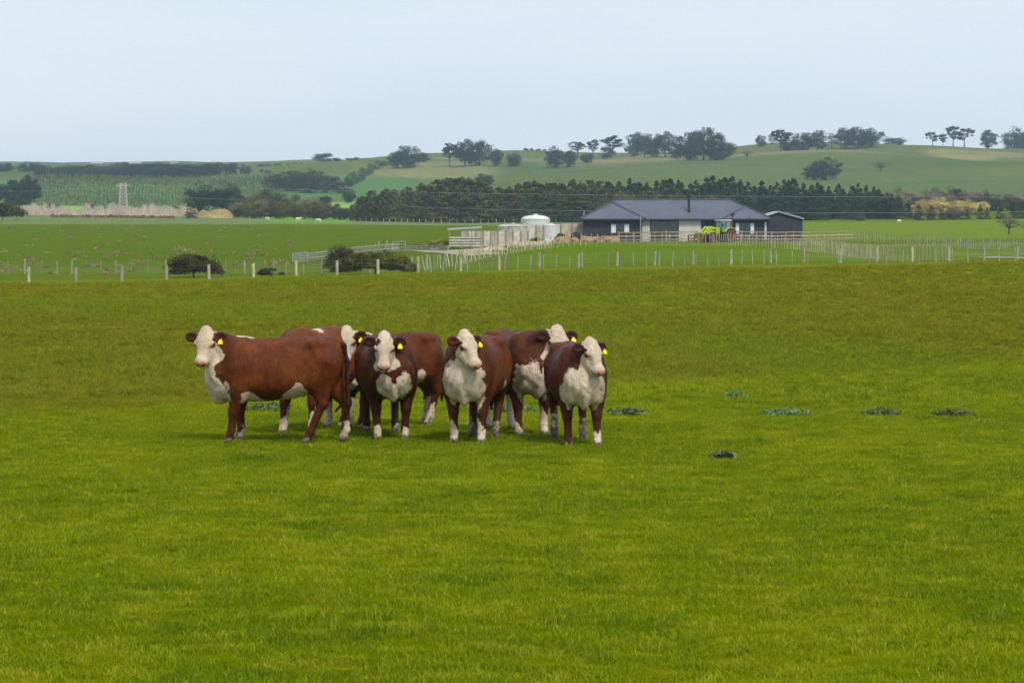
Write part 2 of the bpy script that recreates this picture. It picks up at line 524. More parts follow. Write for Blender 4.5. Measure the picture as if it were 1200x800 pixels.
# ------------------------------------------------------------------ grass blades (real geometry, scattered)
gb = bpy.data.materials.new('grass_blades')
b = NB(gb)
gcol, _ = grass_colour(b, b.pos())
rnd = b.n('ShaderNodeObjectInfo').outputs['Random']
loc = b.n('ShaderNodeAttribute', attribute_name='tone').outputs['Fac']
gcol = b.mix(b.math('MULTIPLY', b.ramp(loc, 0.84, 1.0), 0.45), gcol, (0.30, 0.28, 0.06))
hs = b.n('ShaderNodeHueSaturation'); b.put(hs.inputs['Color'], gcol)
b.put(hs.inputs['Value'], b.math('ADD', b.math('MULTIPLY', rnd, 0.35), b.math('MULTIPLY_ADD', loc, 0.5, 0.98)))
b.bsdf(hs.outputs[0], 0.7, 0, 0.06, transl=0.35)

def tuft(name, n, rad, h0, h1, wd, seed, lean=0.5):
    r = np.random.RandomState(seed)
    a = r.uniform(0, 2 * np.pi, n); q = rad * np.sqrt(r.uniform(0, 1, n))
    bx, by = q * np.cos(a), q * np.sin(a)
    h = r.uniform(h0, h1, n); d = r.uniform(0, 2 * np.pi, n); ln = r.uniform(0.1, lean, n) * h
    f = r.uniform(0, 2 * np.pi, n)
    ux, uy = np.cos(f) * wd / 2, np.sin(f) * wd / 2
    z0 = np.zeros(n) - 0.01
    dx, dy = np.cos(d) * ln, np.sin(d) * ln
    V = np.stack([np.stack([bx - ux, by - uy, z0], -1), np.stack([bx + ux, by + uy, z0], -1),
                  np.stack([bx + ux * .8 + dx * .35, by + uy * .8 + dy * .35, h * .6], -1),
                  np.stack([bx - ux * .8 + dx * .35, by - uy * .8 + dy * .35, h * .6], -1),
                  np.stack([bx + dx + ux * .15, by + dy + uy * .15, h], -1),
                  np.stack([bx + dx - ux * .15, by + dy - uy * .15, h], -1)], 1).reshape(-1, 3)
    k = np.arange(n)[:, None] * 6
    F = np.concatenate([k + np.array([[0, 1, 2, 3]]), k + np.array([[3, 2, 4, 5]])])
    me = np_mesh(name, V, F)
    at = me.attributes.new('tone', 'FLOAT', 'POINT')
    at.data.foreach_set('value', np.repeat(r.uniform(0, 1, n), 6).astype(np.float32))
    return me

lib = bpy.data.collections.new('grass_library')
for k in range(5):
    o = bpy.data.objects.new('grass_tuft', tuft('grass_tuft', 150, 0.21, 0.018, 0.052, 0.0075, 40 + k, 1.3))
    o.data.materials.append(gb); lib.objects.link(o)
lib2 = bpy.data.collections.new('rough_grass_library')
for k in range(4):
    o = bpy.data.objects.new('rough_tuft', tuft('rough_tuft', 90, 0.17, 0.04, 0.13, 0.013, 60 + k, 1.1))
    o.data.materials.append(gb); lib2.objects.link(o)

def scatter(name, y0, y1, coll, dens, s0, s1, seed, label, nz=0.0):
    ys = np.linspace(y0, y1, 60); us = np.linspace(-1, 1, 61)
    Xg = us[:, None] * (0.215 * ys[None, :] + 2.0); Yg = np.repeat(ys[None, :], 61, 0)
    Vg = np.stack([Xg, Yg, hgt(Xg, Yg) - 0.004], -1).reshape(-1, 3)
    ii = np.arange(61 * 60).reshape(61, 60)
    Fg = np.stack([ii[:-1, :-1], ii[1:, :-1], ii[1:, 1:], ii[:-1, 1:]], -1).reshape(-1, 4)
    o = link(name, np_mesh(name, Vg, Fg), gb)
    ng = bpy.data.node_groups.new(name + '_nodes', 'GeometryNodeTree')
    ng.interface.new_socket('Geometry', in_out='INPUT', socket_type='NodeSocketGeometry')
    ng.interface.new_socket('Geometry', in_out='OUTPUT', socket_type='NodeSocketGeometry')
    N = ng.nodes.new
    gi, go = N('NodeGroupInput'), N('NodeGroupOutput')
    di = N('GeometryNodeDistributePointsOnFaces'); di.distribute_method = 'RANDOM'
    di.inputs['Density'].default_value = dens; di.inputs['Seed'].default_value = seed
    if nz:
        no = N('ShaderNodeTexNoise'); no.inputs['Scale'].default_value = 1.1
        pp = N('GeometryNodeInputPosition'); ng.links.new(pp.outputs[0], no.inputs['Vector'])
        mr = N('ShaderNodeMapRange'); mr.inputs['From Min'].default_value = 0.42; mr.inputs['From Max'].default_value = 0.62
        mr.inputs['To Min'].default_value = 0; mr.inputs['To Max'].default_value = dens
        ng.links.new(no.outputs[0], mr.inputs['Value']); ng.links.new(mr.outputs[0], di.inputs['Density'])
    ci = N('GeometryNodeCollectionInfo'); ci.inputs['Collection'].default_value = coll
    ci.inputs['Separate Children'].default_value = True; ci.inputs['Reset Children'].default_value = True
    ip = N('GeometryNodeInstanceOnPoints'); ip.inputs['Pick Instance'].default_value = True
    rr = N('FunctionNodeRandomValue'); rr.data_type = 'FLOAT_VECTOR'
    rr.inputs[0].default_value = (-0.06, -0.06, 0); rr.inputs[1].default_value = (0.06, 0.06, 6.283)
    rs_ = N('FunctionNodeRandomValue'); rs_.data_type = 'FLOAT'
    rs_.inputs[2].default_value = s0; rs_.inputs[3].default_value = s1
    ng.links.new(gi.outputs[0], di.inputs['Mesh'])
    ng.links.new(di.outputs['Points'], ip.inputs['Points'])
    ng.links.new(ci.outputs[0], ip.inputs['Instance'])
    ng.links.new(rr.outputs[0], ip.inputs['Rotation'])
    ng.links.new(rs_.outputs[1], ip.inputs['Scale'])
    ng.links.new(ip.outputs[0], go.inputs[0])
    m = o.modifiers.new('scatter', 'NODES'); m.node_group = ng
    return tag(o, label, 'grass', kind='stuff')

scatter('grass', 13.0, 58.0, lib, 26, 0.55, 1.0, 3, 'short lush green pasture grass around the cattle')
scatter('grass', 13.5, 60.0, lib2, 1.6, 0.45, 0.8, 9, 'longer darker grass clumps dotted over the pasture', 1.0)
scatter('rough_grass', 44.0, 100.0, lib2, 13, 0.4, 0.9, 5, 'rough olive grass covering the low bank behind the cattle')

# ------------------------------------------------------------------ surface nets and distance fields
def surface_nets(Fd, org, h):
    S = Fd < 0
    nx, ny, nz = Fd.shape
    cs = (nx - 1, ny - 1, nz - 1)
    acc = np.zeros(cs + (3,), np.float32); cnt = np.zeros(cs, np.float32)
    corners = [(i, j, k) for i in (0, 1) for j in (0, 1) for k in (0, 1)]
    def sl(c): return tuple(slice(c[d], c[d] + cs[d]) for d in range(3))
    for a in corners:
        for ax in range(3):
            if a[ax] == 0:
                bb = list(a); bb[ax] = 1; bb = tuple(bb)
                fa, fb = Fd[sl(a)], Fd[sl(bb)]
                m = S[sl(a)] != S[sl(bb)]
                t = np.where(m, fa / np.where(m, fa - fb, 1), 0)
                for d in range(3):
                    acc[..., d] += np.where(m, a[d] + (t if d == ax else 0), 0)
                cnt += m
    on = cnt > 0
    ids = -np.ones(cs, np.int64); ids[on] = np.arange(on.sum())
    base = np.argwhere(on).astype(np.float32)
    V = (base + acc[on] / cnt[on][:, None]) * h + np.array(org, np.float32)
    Q = []
    for ax in range(3):
        o1, o2 = [(1, 2), (2, 0), (0, 1)][ax]
        s0 = [slice(1, n - 1) for n in Fd.shape]; s1 = list(s0)
        s0[ax] = slice(0, Fd.shape[ax] - 1); s1[ax] = slice(1, Fd.shape[ax])
        A, B = S[tuple(s0)], S[tuple(s1)]
        for (m, flip) in ((A & ~B, False), (~A & B, True)):
            P = np.argwhere(m)
            off = np.array([1, 1, 1]); off[ax] = 0
            P = P + off
            def cell(d1, d2):
                q = P.copy(); q[:, o1] -= d1; q[:, o2] -= d2
                return ids[q[:, 0], q[:, 1], q[:, 2]]
            q = np.stack([cell(1, 1), cell(0, 1), cell(0, 0), cell(1, 0)], -1)
            Q.append(q[:, ::-1] if flip else q)
    return V, np.concatenate(Q)

class Field:
    def __init__(s, lo, hi, h):
        s.h = h; s.lo = np.array(lo, float)
        n = np.ceil((np.array(hi) - s.lo) / h).astype(int) + 1
        s.ax = [s.lo[d] + h * np.arange(n[d]) for d in range(3)]
        s.F = np.full(tuple(n), 1.0, np.float32)
    def sub(s, lo, hi):
        return tuple(slice(max(0, int((lo[d] - s.lo[d]) / s.h)), max(0, int((hi[d] - s.lo[d]) / s.h) + 2)) for d in range(3))
    def grid(s, q):
        x, y, z = (s.ax[d][q[d]].astype(np.float32) for d in range(3))
        return x[:, None, None], y[None, :, None], z[None, None, :]
    def put(s, q, d, k, cut=False):
        f = s.F[q]
        if cut:
            d = -d; hh = np.clip(0.5 - 0.5 * (d - f) / k, 0, 1) if k else 0
            hh = np.maximum(k - np.abs(f - d), 0) / k
            s.F[q] = np.maximum(f, d) + hh * hh * k * 0.25
        else:
            hh = np.maximum(k - np.abs(f - d), 0) / k
            s.F[q] = np.minimum(f, d) - hh * hh * k * 0.25
    def cone(s, a, b_, r1, r2, k=0.04):
        a = np.array(a, float); b_ = np.array(b_, float); m = max(r1, r2) + k + 0.03
        q = s.sub(np.minimum(a, b_) - m, np.maximum(a, b_) + m); x, y, z = s.grid(q)
        d = b_ - a; L2 = max(float(d @ d), 1e-9)
        t = np.clip(((x - a[0]) * d[0] + (y - a[1]) * d[1] + (z - a[2]) * d[2]) / L2, 0, 1)
        e = np.sqrt((x - a[0] - t * d[0]) ** 2 + (y - a[1] - t * d[1]) ** 2 + (z - a[2] - t * d[2]) ** 2)
        s.put(q, e - (r1 + (r2 - r1) * t), k)
    def chain(s, pts, rr, k=0.04):
        for i in range(len(pts) - 1): s.cone(pts[i], pts[i + 1], rr[i], rr[i + 1], k)
    def ell(s, c, r, M=None, k=0.05, cut=False):
        """ellipsoid; M rows = its axes"""
        c = np.array(c, float); m = max(r) * 1.25 + 2.5 * k + 0.05
        q = s.sub(c - m, c + m); x, y, z = s.grid(q)
        M = np.eye(3) if M is None else np.array(M)
        dx, dy, dz = x - c[0], y - c[1], z - c[2]
        k0 = k1 = 0
        for i in range(3):
            pcomp = dx * M[i][0] + dy * M[i][1] + dz * M[i][2]
            k0 = k0 + (pcomp / r[i]) ** 2; k1 = k1 + (pcomp / r[i] ** 2) ** 2
        k0 = np.sqrt(k0); k1 = np.sqrt(k1) + 1e-6
        s.put(q, k0 * (k0 - 1) / k1, k, cut)

# ------------------------------------------------------------------ cattle
def coat_material():
    b = NB(bpy.data.materials.new('hereford_coat'))
    o = b.obj()
    A = lambda n: b.n('ShaderNodeAttribute', attribute_name=n).outputs['Fac']
    rnd = b.n('ShaderNodeObjectInfo').outputs['Random']
    n1 = b.noise(o, 7, 4, 0.6); n2 = b.noise(o, 28, 4, 0.7); n3 = b.noise(o, 2.3, 3)
    hair = b.noise(b.mapv(o, (90, 90, 30)), 1.0, 3, 0.7)
    wf = b.math('ADD', A('white'), b.math('MULTIPLY', b.math('SUBTRACT', n1, 0.5), 0.09))
    wf = b.math('ADD', wf, b.math('MULTIPLY', b.math('SUBTRACT', n2, 0.5), 0.045))
    wm = b.ramp(wf, -0.007, 0.010)
    red = b.mix(b.ramp(n3, 0.35, 0.65), (0.080, 0.0175, 0.0026), (0.135, 0.0330, 0.0038))
    streak = b.noise(b.mapv(o, (16, 16, 6)), 1.0, 5, 0.7, 0.8)
    red = b.mix(b.math('MULTIPLY', b.ramp(streak, 0.45, 0.70), 0.55), red, (0.030, 0.0075, 0.0025))
    red = b.mix(b.math('MULTIPLY', b.ramp(streak, 0.50, 0.30), 0.35), red, (0.20, 0.058, 0.008))
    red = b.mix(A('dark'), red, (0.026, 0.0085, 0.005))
    red = b.mix(b.math('MULTIPLY', b.ramp(hair, 0.35, 0.75), 0.30), red, (0.045, 0.012, 0.006))
    hs = b.n('ShaderNodeHueSaturation'); b.put(hs.inputs['Color'], red)
    b.put(hs.inputs['Value'], A('warm'))
    white = b.mix(b.ramp(n1, 0.3, 0.75), (0.66, 0.55, 0.42), (0.50, 0.38, 0.25))
    white = b.mix(b.math('MULTIPLY', b.ramp(hair, 0.4, 0.8), 0.35), white, (0.36, 0.28, 0.19))
    white = b.mix(b.math('MULTIPLY', b.ramp(streak, 0.50, 0.75), 0.6), white, (0.33, 0.22, 0.12))
    c = b.mix(wm, hs.outputs[0], white)
    mud = b.ramp(b.math('ADD', A('mud'), b.math('MULTIPLY', b.math('SUBTRACT', b.noise(o, 17, 5, 0.75), 0.5), 2.6)), 0.5, 0.72)
    c = b.mix(b.math('MULTIPLY', mud, 0.88), c, (0.042, 0.034, 0.027))
    c = b.mix(b.ramp(A('pink'), 0.3, 0.7), c, b.mix(b.ramp(n2, 0.3, 0.7), (0.52, 0.22, 0.135), (0.60, 0.30, 0.20)))
    c = b.mix(b.ramp(A('ink'), 0.3, 0.7), c, (0.035, 0.018, 0.013))
    curl = b.noise(o, 38, 3, 0.6, 1.5)
    bm_ = b.math('ADD', hair, b.math('MULTIPLY', b.math('ADD', curl, b.noise(o, 11, 2)), b.math('MULTIPLY_ADD', wm, 0.9, 0.35)))
    return b.bsdf(c, 0.50, 0, 0.13, bump=bm_, bstr=0.8, bdist=0.014)
COAT = coat_material()
M_EYE = mat_plain('eye_dark', (0.012, 0.006, 0.004), 0.12, 0.1, spec=0.6, bstr=0)
M_TAG = mat_plain('tag_yellow', (0.85, 0.62, 0.0), 0.4, 0.05, bstr=0.02)
M_HOOF = mat_plain('hoof_horn', (0.10, 0.075, 0.055), 0.6, 0.3, 20)

TX = np.array([-.805, -.79, -.74, -.67, -.57, -.4, -.2, 0, .2, .4, .55, .68, .78, .86, .90, .915])
TT0 = np.array([1.06, 1.14, 1.245, 1.30, 1.335, 1.33, 1.305, 1.295, 1.295, 1.30, 1.29, 1.24, 1.17, 1.06, .98, .90])
TB = np.array([1.00, .90, .80, .72, .66, .585, .54, .515, .505, .51, .520, .535, .575, .65, .71, .77])
TW = np.array([.03, .13, .205, .25, .280, .29, .320, .338, .335, .298, .270, .240, .200, .145, .10, .04])

def unit(v): v = np.array(v, float); return v / np.linalg.norm(v)

def make_cow(name_label, pos, yaw, sc, poll, hyaw, hpitch, feet, tail, white, mud, seed, warm=1.0,
             fat=1.0, group='hereford cattle standing in the field', chest=(0.24, 0.27), roll=0.0, tagged=True, sock=(.2, .2, .2, .2), rump=0.0, patch=None, taild=.5):
    rs_ = np.random.RandomState(seed)
    Fd = Field((-1.12, -0.72, -0.02), (1.5, 0.72, 1.62), 0.0125)
    # trunk as a loft of superellipses
    q = Fd.sub((-1.0, -.55, .38), (1.05, .55, 1.45)); x, y, z = Fd.grid(q)
    xs = x[:, 0, 0]
    sm = lambda a: np.interp(xs, TX, a)[:, None, None]
    TT = TT0 - .028
    zt, zb, ww = sm(TT), sm(TB), sm(TW) * fat
    zc, hh = (zt + zb) / 2, (zt - zb) / 2
    # narrower above than below (belly wider than back)
    wz = ww * (1.0 - 0.14 * np.clip((z - zc) / hh, -1, 1))
    rr = (np.abs(y / wz) ** 2.35 + np.abs((z - zc) / hh) ** 2.35) ** (1 / 2.35)
    d = (rr - 1) * np.minimum(ww, hh) * 0.9
    d = np.maximum(d, np.maximum(-0.805 - x, x - 0.915))
    Fd.put(q, d.astype(np.float32), 0.03)
    for s_ in (1, -1):
        # hips, pins, shoulder blades
        Fd.ell((-.50, s_ * .20, 1.225), (.11, .07, .06), k=.10)
        Fd.ell((-.735, s_ * .10, 1.15), (.06, .06, .08), k=.09)
        Fd.ell((.47, s_ * .185, .98), (.20, .115, .30), k=.08)
        Fd.ell((.56, s_ * .16, .80), (.16, .12, .18), k=.08)
    # spine ridge, withers
    Fd.cone((.48, 0, 1.215), (-.64, 0, 1.235), .055, .055, .06)
    # legs
    hoof_at = []
    for i, (sx, key) in enumerate(((1, 'fl'), (-1, 'fr'))):
        dx, dy = feet[i]; y0 = .185 * sx * fat
        J = [(.50, y0 * 1.0, .92), (.47, y0 * 1.05, .66), (.535 + dx * .45, y0 * .95 + dy * .4, .385),
             (.545 + dx * .93, y0 * .88 + dy * .93, .135), (.575 + dx, y0 * .88 + dy, .055)]
        Fd.chain(J[:3], [.140, .114, .066], .06)
        Fd.ell(J[2], (.060, .058, .070), k=.03)
        Fd.chain(J[2:], [.057, .045, .052], .02)
        Fd.ell(J[3], (.054, .053, .052), k=.02)
        Fd.cone(np.array(J[2]) + (-.005, 0, -.05), J[3], .045, .040, .02)
        hoof_at.append(J[4])
    for i, sx in enumerate((1, -1)):
        dx, dy = feet[2 + i]; y0 = .175 * sx * fat
        hip = (-.56, y0 * 1.02, 1.00); st = (-.44 + dx * .22, y0 * 1.18, .76)
        hock = (-.715 + dx * .62, y0 * .95 + dy * .5, .475)
        fet = (-.665 + dx * .95, y0 * .88 + dy * .93, .14); ft = (-.625 + dx, y0 * .88 + dy, .055)
        Fd.ell((-.565 + dx * .08, y0 * 1.0, .89), (.205, .125, .30), k=.08)
        Fd.cone(hip, st, .155, .12, .08)
        Fd.cone((-.57 + dx * .25, y0, .73), hock, .125, .062, .06)
        Fd.cone((-.66 + dx * .25, y0, .80), (hock[0] - .03, hock[1], hock[2] + .03), .10, .048, .05)
        Fd.ell((hock[0] - .012, hock[1], hock[2]), (.068, .054, .074), k=.03)
        Fd.chain([hock, fet, ft], [.058, .046, .053], .02)
        Fd.ell(fet, (.054, .053, .052), k=.02)
        hoof_at.append(ft)
    # head frame
    P = np.array(poll, float); cy, sy = math.cos(R(hyaw)), math.sin(R(hyaw))
    cp, sp = math.cos(R(hpitch)), math.sin(R(hpitch))
    f = np.array([cp * cy, cp * sy, -sp]); u = np.array([sp * cy, sp * sy, cp]); s = np.cross(u, f)
    if roll:
        cr, sr = math.cos(R(roll)), math.sin(R(roll)); s, u = s * cr + u * sr, u * cr - s * sr
    H = lambda a, b_, c: P + f * a + s * b_ + u * c        # along face, to its left, out of the face
    MH = [f, s, u]
    # neck
    nk = H(.05, 0, -.15); th = H(.20, 0, -.20)
    mid = (np.array([.55, 0, 1.06]) + nk) / 2
    Fd.cone((.44, 0, 1.13), mid + (0, 0, .03), .165, .145, .10)
    Fd.cone(mid + (0, 0, .03), nk, .145, .100, .08)
    lowa = np.array([.64, 0, .90])
    m2 = (lowa + th) / 2 + np.array([.01, 0, -.03])
    Fd.cone((.54, 0, .92), lowa, .24 * fat, .160 * fat, .10)
    Fd.cone(lowa, m2, .160, .115, .09)
    Fd.cone(m2, th, .120, .080, .07)
    # points of the shoulders, brisket and dewlap
    for s_ in (1, -1):
        Fd.ell((.74, s_ * .155 * fat, .86), (.11, .085, .13), k=.07)
        Fd.ell((.67, s_ * .125, .66), (.13, .085, .11), k=.06)
    Fd.ell((.735, 0, .585), (.12, .050, .12), k=.06)
    Fd.ell((.83, 0, .74), (.075, .050, .15), k=.06)
    Fd.chain([(.76, 0, .56), tuple((np.array([.87, 0, .80]) * .6 + m2 * .4)), tuple(m2 + (.05, 0, -.08)), tuple(th)], [.050, .035, .03, .03], .045)
    # skull
    Fd.ell(H(.14, 0, -.095), (.140, .127, .115), MH, k=.04)
    Fd.ell(H(.01, 0, -.075), (.080, .080, .075), MH, k=.05)
    Fd.ell(H(-.030, 0, -.055), (.045, .058, .050), MH, k=.04)
    Fd.ell(H(.06, 0, -.03), (.075, .07, .045), MH, k=.04)
    Fd.cone(H(.15, 0, -.095), H(.36, 0, -.095), .102, .070, .03)
    Fd.ell(H(.395, 0, -.085), (.078, .089, .074), MH, k=.025)
    Fd.ell(H(.385, 0, -.150), (.065, .062, .038), MH, k=.03)
    for sg in (1, -1):
        Fd.ell(H(.17, sg * .070, -.165), (.115, .045, .080), MH, k=.04)
        Fd.cone(H(.20, sg * .050, -.195), H(.36, sg * .028, -.150), .058, .038, .04)
        Fd.ell(H(.155, sg * .108, -.065), (.045, .026, .034), MH, k=.02)
        Fd.ell(H(.172, sg * .136, -.080), (.022, .018, .018), MH, k=.012, cut=True)
        Fd.ell(H(.27, sg * .098, -.075), (.085, .018, .035), MH, k=.03, cut=True)
        Fd.ell(H(.470, sg * .042, -.060), (.022, .019, .014), MH, k=.012, cut=True)
        # ear: a cupped leaf pointing out, a little back and down
        ed = unit(s * sg * 1.0 + u * .02 - f * .06); ef = unit(f - u * .5 - ed * ((f - u * .5) @ ed)); eu = np.cross(ed, ef)
        if eu @ u < 0: eu = -eu
        eb = H(.055, sg * .085, -.11); ec = eb + ed * .105
        Fd.cone(eb, ec - ed * .04, .028, .034, .015)
        Fd.ell(ec, (.090, .066, .026), [ed, ef, eu], k=.015)
        Fd.ell(ec + ef * .030 + ed * .015, (.075, .028, .022), [ed, ef, eu], k=.012)
        Fd.ell(ec + eu * .030 + ed * .005, (.070, .040, .024), [ed, ef, eu], k=.010, cut=True)
        if sg == 1: tagp = (ec, ed, ef, eu)
    Fd.ell(H(.46, 0, -.130), (.05, .085, .006), MH, k=.01, cut=True)      # mouth line
    # tail
    Fd.chain(tail, [.040] + [.026] * (len(tail) - 3) + [.034, .016], .035)
    V, Q = surface_nets(Fd.F, Fd.lo, Fd.h)
    me = np_mesh('body', V, Q); V0 = V.copy()
    # markings
    X_, Y_, Z_ = V[:, 0], V[:, 1], V[:, 2]
    rel = V - P; hf, hsd, hu = rel @ f, rel @ s, rel @ u
    def seg(a, b_, rad):
        a, b_ = np.array(a, float), np.array(b_, float); d_ = b_ - a
        t = np.clip((V - a) @ d_ / (d_ @ d_), 0, 1)
        return rad - np.linalg.norm(V - a - t[:, None] * d_, axis=1)
    nh = np.linalg.norm(rel - f * .18 + u * .09, axis=1)               # distance from the middle of the head
    near = nh < .42
    face = .29 - nh
    side = np.maximum(np.abs(hsd) - .088, 0) + np.maximum(-hu - .13, 0) * .8 - np.clip(hf - .10, 0, 1) * .9
    face = np.minimum(face, .030 - side)
    ear = near & (np.abs(hsd) > .112) & (hf < .13)
    face = np.where(ear, -0.08, face)
    flo = vn(X_ * 1.0 + seed, Y_ * 1.0 + Z_, .14, 50 + seed) * .035 + vn(Z_ + seed, X_ - Y_, .06, 80 + seed) * .018
    wb = white['belly'] + .15 * np.exp(-((X_ - white.get('flank', -.28)) / .12) ** 2) - .13 * np.exp(-((X_ - .10) / .12) ** 2) + .05 * np.exp(-((X_ - .36) / .08) ** 2) - Z_ + flo
    wb = np.minimum(wb, (X_ + .38) * .7)
    wb = np.minimum(wb, (.44 - X_) * .7)
    wb = np.where(Z_ < .49, -.1, wb)
    cf = chest
    yy_ = np.abs(Y_) / cf[0]; zz_ = (Z_ - .68) / cf[1]
    # heart shape: two lobes rising on the breast, brown wedge between them and the throat stripe
    lobe = 1 - np.sqrt(((yy_ - .48) / .55) ** 2 + ((zz_ - .18) / .85) ** 2)
    low = 1 - np.sqrt((yy_ / .85) ** 2 + ((zz_ + .25) / .75) ** 2)
    wch = np.minimum(np.maximum(lobe, low) * .14 + flo * .9, (X_ - .58) * .8)
    thr = seg((.88, 0, .70), th, white.get('throat', .13)) + flo * .7
    thr = np.where(hf < .04, -0.05, thr)
    nape = seg(nk + np.array([0, 0, .10]), (white.get('nape', .42), 0, 1.30), .045 + .02 * white.get('napew', 1)) + flo * .4
    sk = np.array(sock); quad = np.where(X_ > 0, np.where(Y_ > 0, sk[0], sk[1]), np.where(Y_ > 0, sk[2], sk[3]))
    wsock = np.where(Z_ < .45, (quad - Z_ + .10 * np.sin(np.arctan2(Y_ - np.sign(Y_) * .17, X_ - np.sign(X_) * .56) + seed)) * .6 + flo * 1.5 - .02 * np.sin(np.arctan2(Y_, X_) * 9), -1)
    wt = np.maximum.reduce([face, wb, wch, thr, nape, wsock])
    wt = np.where(ear, -.08, wt)
    if patch is not None:   # coloured patch on the white face
        pp = H(*patch[:3]); wt = np.minimum(wt, np.linalg.norm(V - pp, axis=1) - patch[3])
    tl = np.array(tail)
    inner = seg(tl[-3], tl[-1], .07)
    wt = np.where((inner > 0) & (X_ < -.73), -.1, wt)
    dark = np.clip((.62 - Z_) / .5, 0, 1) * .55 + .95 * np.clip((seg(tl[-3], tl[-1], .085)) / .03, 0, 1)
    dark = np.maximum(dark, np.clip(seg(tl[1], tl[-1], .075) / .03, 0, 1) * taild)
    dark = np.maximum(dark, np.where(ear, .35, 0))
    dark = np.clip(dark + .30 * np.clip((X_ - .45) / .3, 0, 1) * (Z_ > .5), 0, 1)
    md = mud * np.clip((.72 - Z_) / .45, 0, 1) * (X_ < .2) + .75 * mud * np.clip((.35 - Z_) / .3, 0, 1)
    md = md + .42 * np.clip((.10 - Z_) / .08, 0, 1)
    md = md + rump * .62 * np.exp(-((X_ + .72) / .10) ** 2 - ((Z_ - 1.10) / .13) ** 2)
    pink = np.clip((hf - .410) / .03, 0, 1) * (hu > -.125) * near * (hu < -.02)
    eyes = [H(.170, sg * .123, -.077) for sg in (1, -1)]
    de = np.minimum(np.linalg.norm(V - eyes[0], axis=1), np.linalg.norm(V - eyes[1], axis=1))
    pink = np.maximum(pink, .75 * (de < .043))
    ink = 1.0 * (de < .028)
    for sg in (1, -1):
        ink = np.maximum(ink, 1.0 * (np.linalg.norm(V - H(.465, sg * .043, -.062), axis=1) < .019))
    ink = np.maximum(ink, .9 * ((np.abs(hu + .130) < .010) & (hf > .36) & (np.abs(hsd) < .10) & near))
    for sg in (1, -1):
        ed = unit(s * sg * 1.0 + u * .02 - f * .06); ec = H(.055, sg * .085, -.11) + ed * .11
        ink = np.maximum(ink, .46 * (np.linalg.norm(V - ec - u * .012, axis=1) < .050))
    # loose skin, muscle and hair relief
    vnm = np.zeros(len(V) * 3, np.float32); me.vertices.foreach_get('normal', vnm); vnm = vnm.reshape(-1, 3)
    trunkm = np.clip((Z_ - .45) / .1, 0, 1) * np.clip((nh - .30) / .1, 0, 1)
    dsp = .0035 * vn(X_ + seed, Z_ * 1.2 + Y_, .055, 5 + seed) + .006 * vn(X_ - seed, Z_ + Y_ * .7, .15, 9 + seed)
    fold = np.exp(-((X_ - .78) / .16) ** 2 - ((Z_ - .74) / .20) ** 2)
    dsp = dsp + fold * .008 * np.sin(Y_ * 70 + 2.5 * np.sin(Z_ * 9 + seed))
    ribs = np.exp(-((X_ - .12) / .25) ** 2 - ((Z_ - .90) / .22) ** 2)
    dsp = dsp + ribs * .0035 * np.sin(X_ * 75 + Z_ * 12)
    curl = near * (hf < .14) * (np.abs(hsd) < .1)
    dsp = dsp * trunkm + curl * .007 * vn(hf * 1.0 + seed, hsd, .022, 33 + seed)
    me.vertices.foreach_set('co', (V + vnm * dsp[:, None]).astype(np.float32).ravel()); me.update()
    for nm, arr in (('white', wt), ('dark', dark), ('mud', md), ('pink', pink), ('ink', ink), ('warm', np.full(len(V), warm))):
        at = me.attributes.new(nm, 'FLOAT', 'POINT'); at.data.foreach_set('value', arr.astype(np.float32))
    root = empty('hereford_cow', (pos[0], pos[1], float(hgt(pos[0], pos[1]))), R(yaw), name_label, 'cow', group)
    root.scale = (sc, sc, sc)
    body = link('body', me, COAT, root)
    sm_ = body.modifiers.new('smooth', 'SMOOTH'); sm_.factor = 0.5; sm_.iterations = 2
    for e_, sg in zip(eyes, (1, -1)):
        em = MB(); n = 10
        prof = [(0.019 * math.sin(math.pi * k / n) + 1e-4, -0.019 * math.cos(math.pi * k / n)) for k in range(n + 1)]
        em.lathe(prof, tuple(e_), 14); em.build('eye', M_EYE, body, smooth=True)
    if tagged:
        ec, ed, ef, eu = tagp
        c0 = ec + eu * .028 + f * .030 + ed * .012
        t = MB(); z_ = unit(eu * .6 + u * .4); x_ = unit(np.cross(f, z_)); y_ = unit(f * .95 + np.array([0, 0, -.4]))
        poly = [(a_ * .85, b__ * .85) for a_, b__ in [(-.014, 0), (.014, 0), (.016, .018), (.034, .030), (.034, .078), (-.034, .078), (-.034, .030), (-.016, .018)]]
        v = [c0 + x_ * a + y_ * bb + z_ * o_ for o_ in (0.008, .013) for a, bb in poly]
        n = 8
        t.add(v, [tuple(range(n)), tuple(range(2 * n - 1, n - 1, -1))] + [(i, n + i, n + (i + 1) % n, (i + 1) % n) for i in range(n)])
        t.build('ear_tag', M_TAG, body)
    for hx, hy, hz in hoof_at:
        hm_ = MB()
        for sd_ in (1, -1):
            rings = []
            for (zz, rx, ry, ox) in ((.0, .056, .028, .018), (.03, .050, .027, .010), (.062, .040, .024, -.004)):
                rings += [(hx + ox + rx * math.cos(t), hy + sd_ * .029 + ry * math.sin(t), zz) for t in np.linspace(0, 2 * math.pi, 13)[:-1]]
            hm_.add(rings, [(i + 12 * j, (i + 1) % 12 + 12 * j, (i + 1) % 12 + 12 * (j + 1), i + 12 * (j + 1)) for j in (0, 1) for i in range(12)]
                    + [tuple(range(11, -1, -1)), tuple(range(24, 36))])
        hm_.build('hoof', M_HOOF, body, smooth=True)
    return root

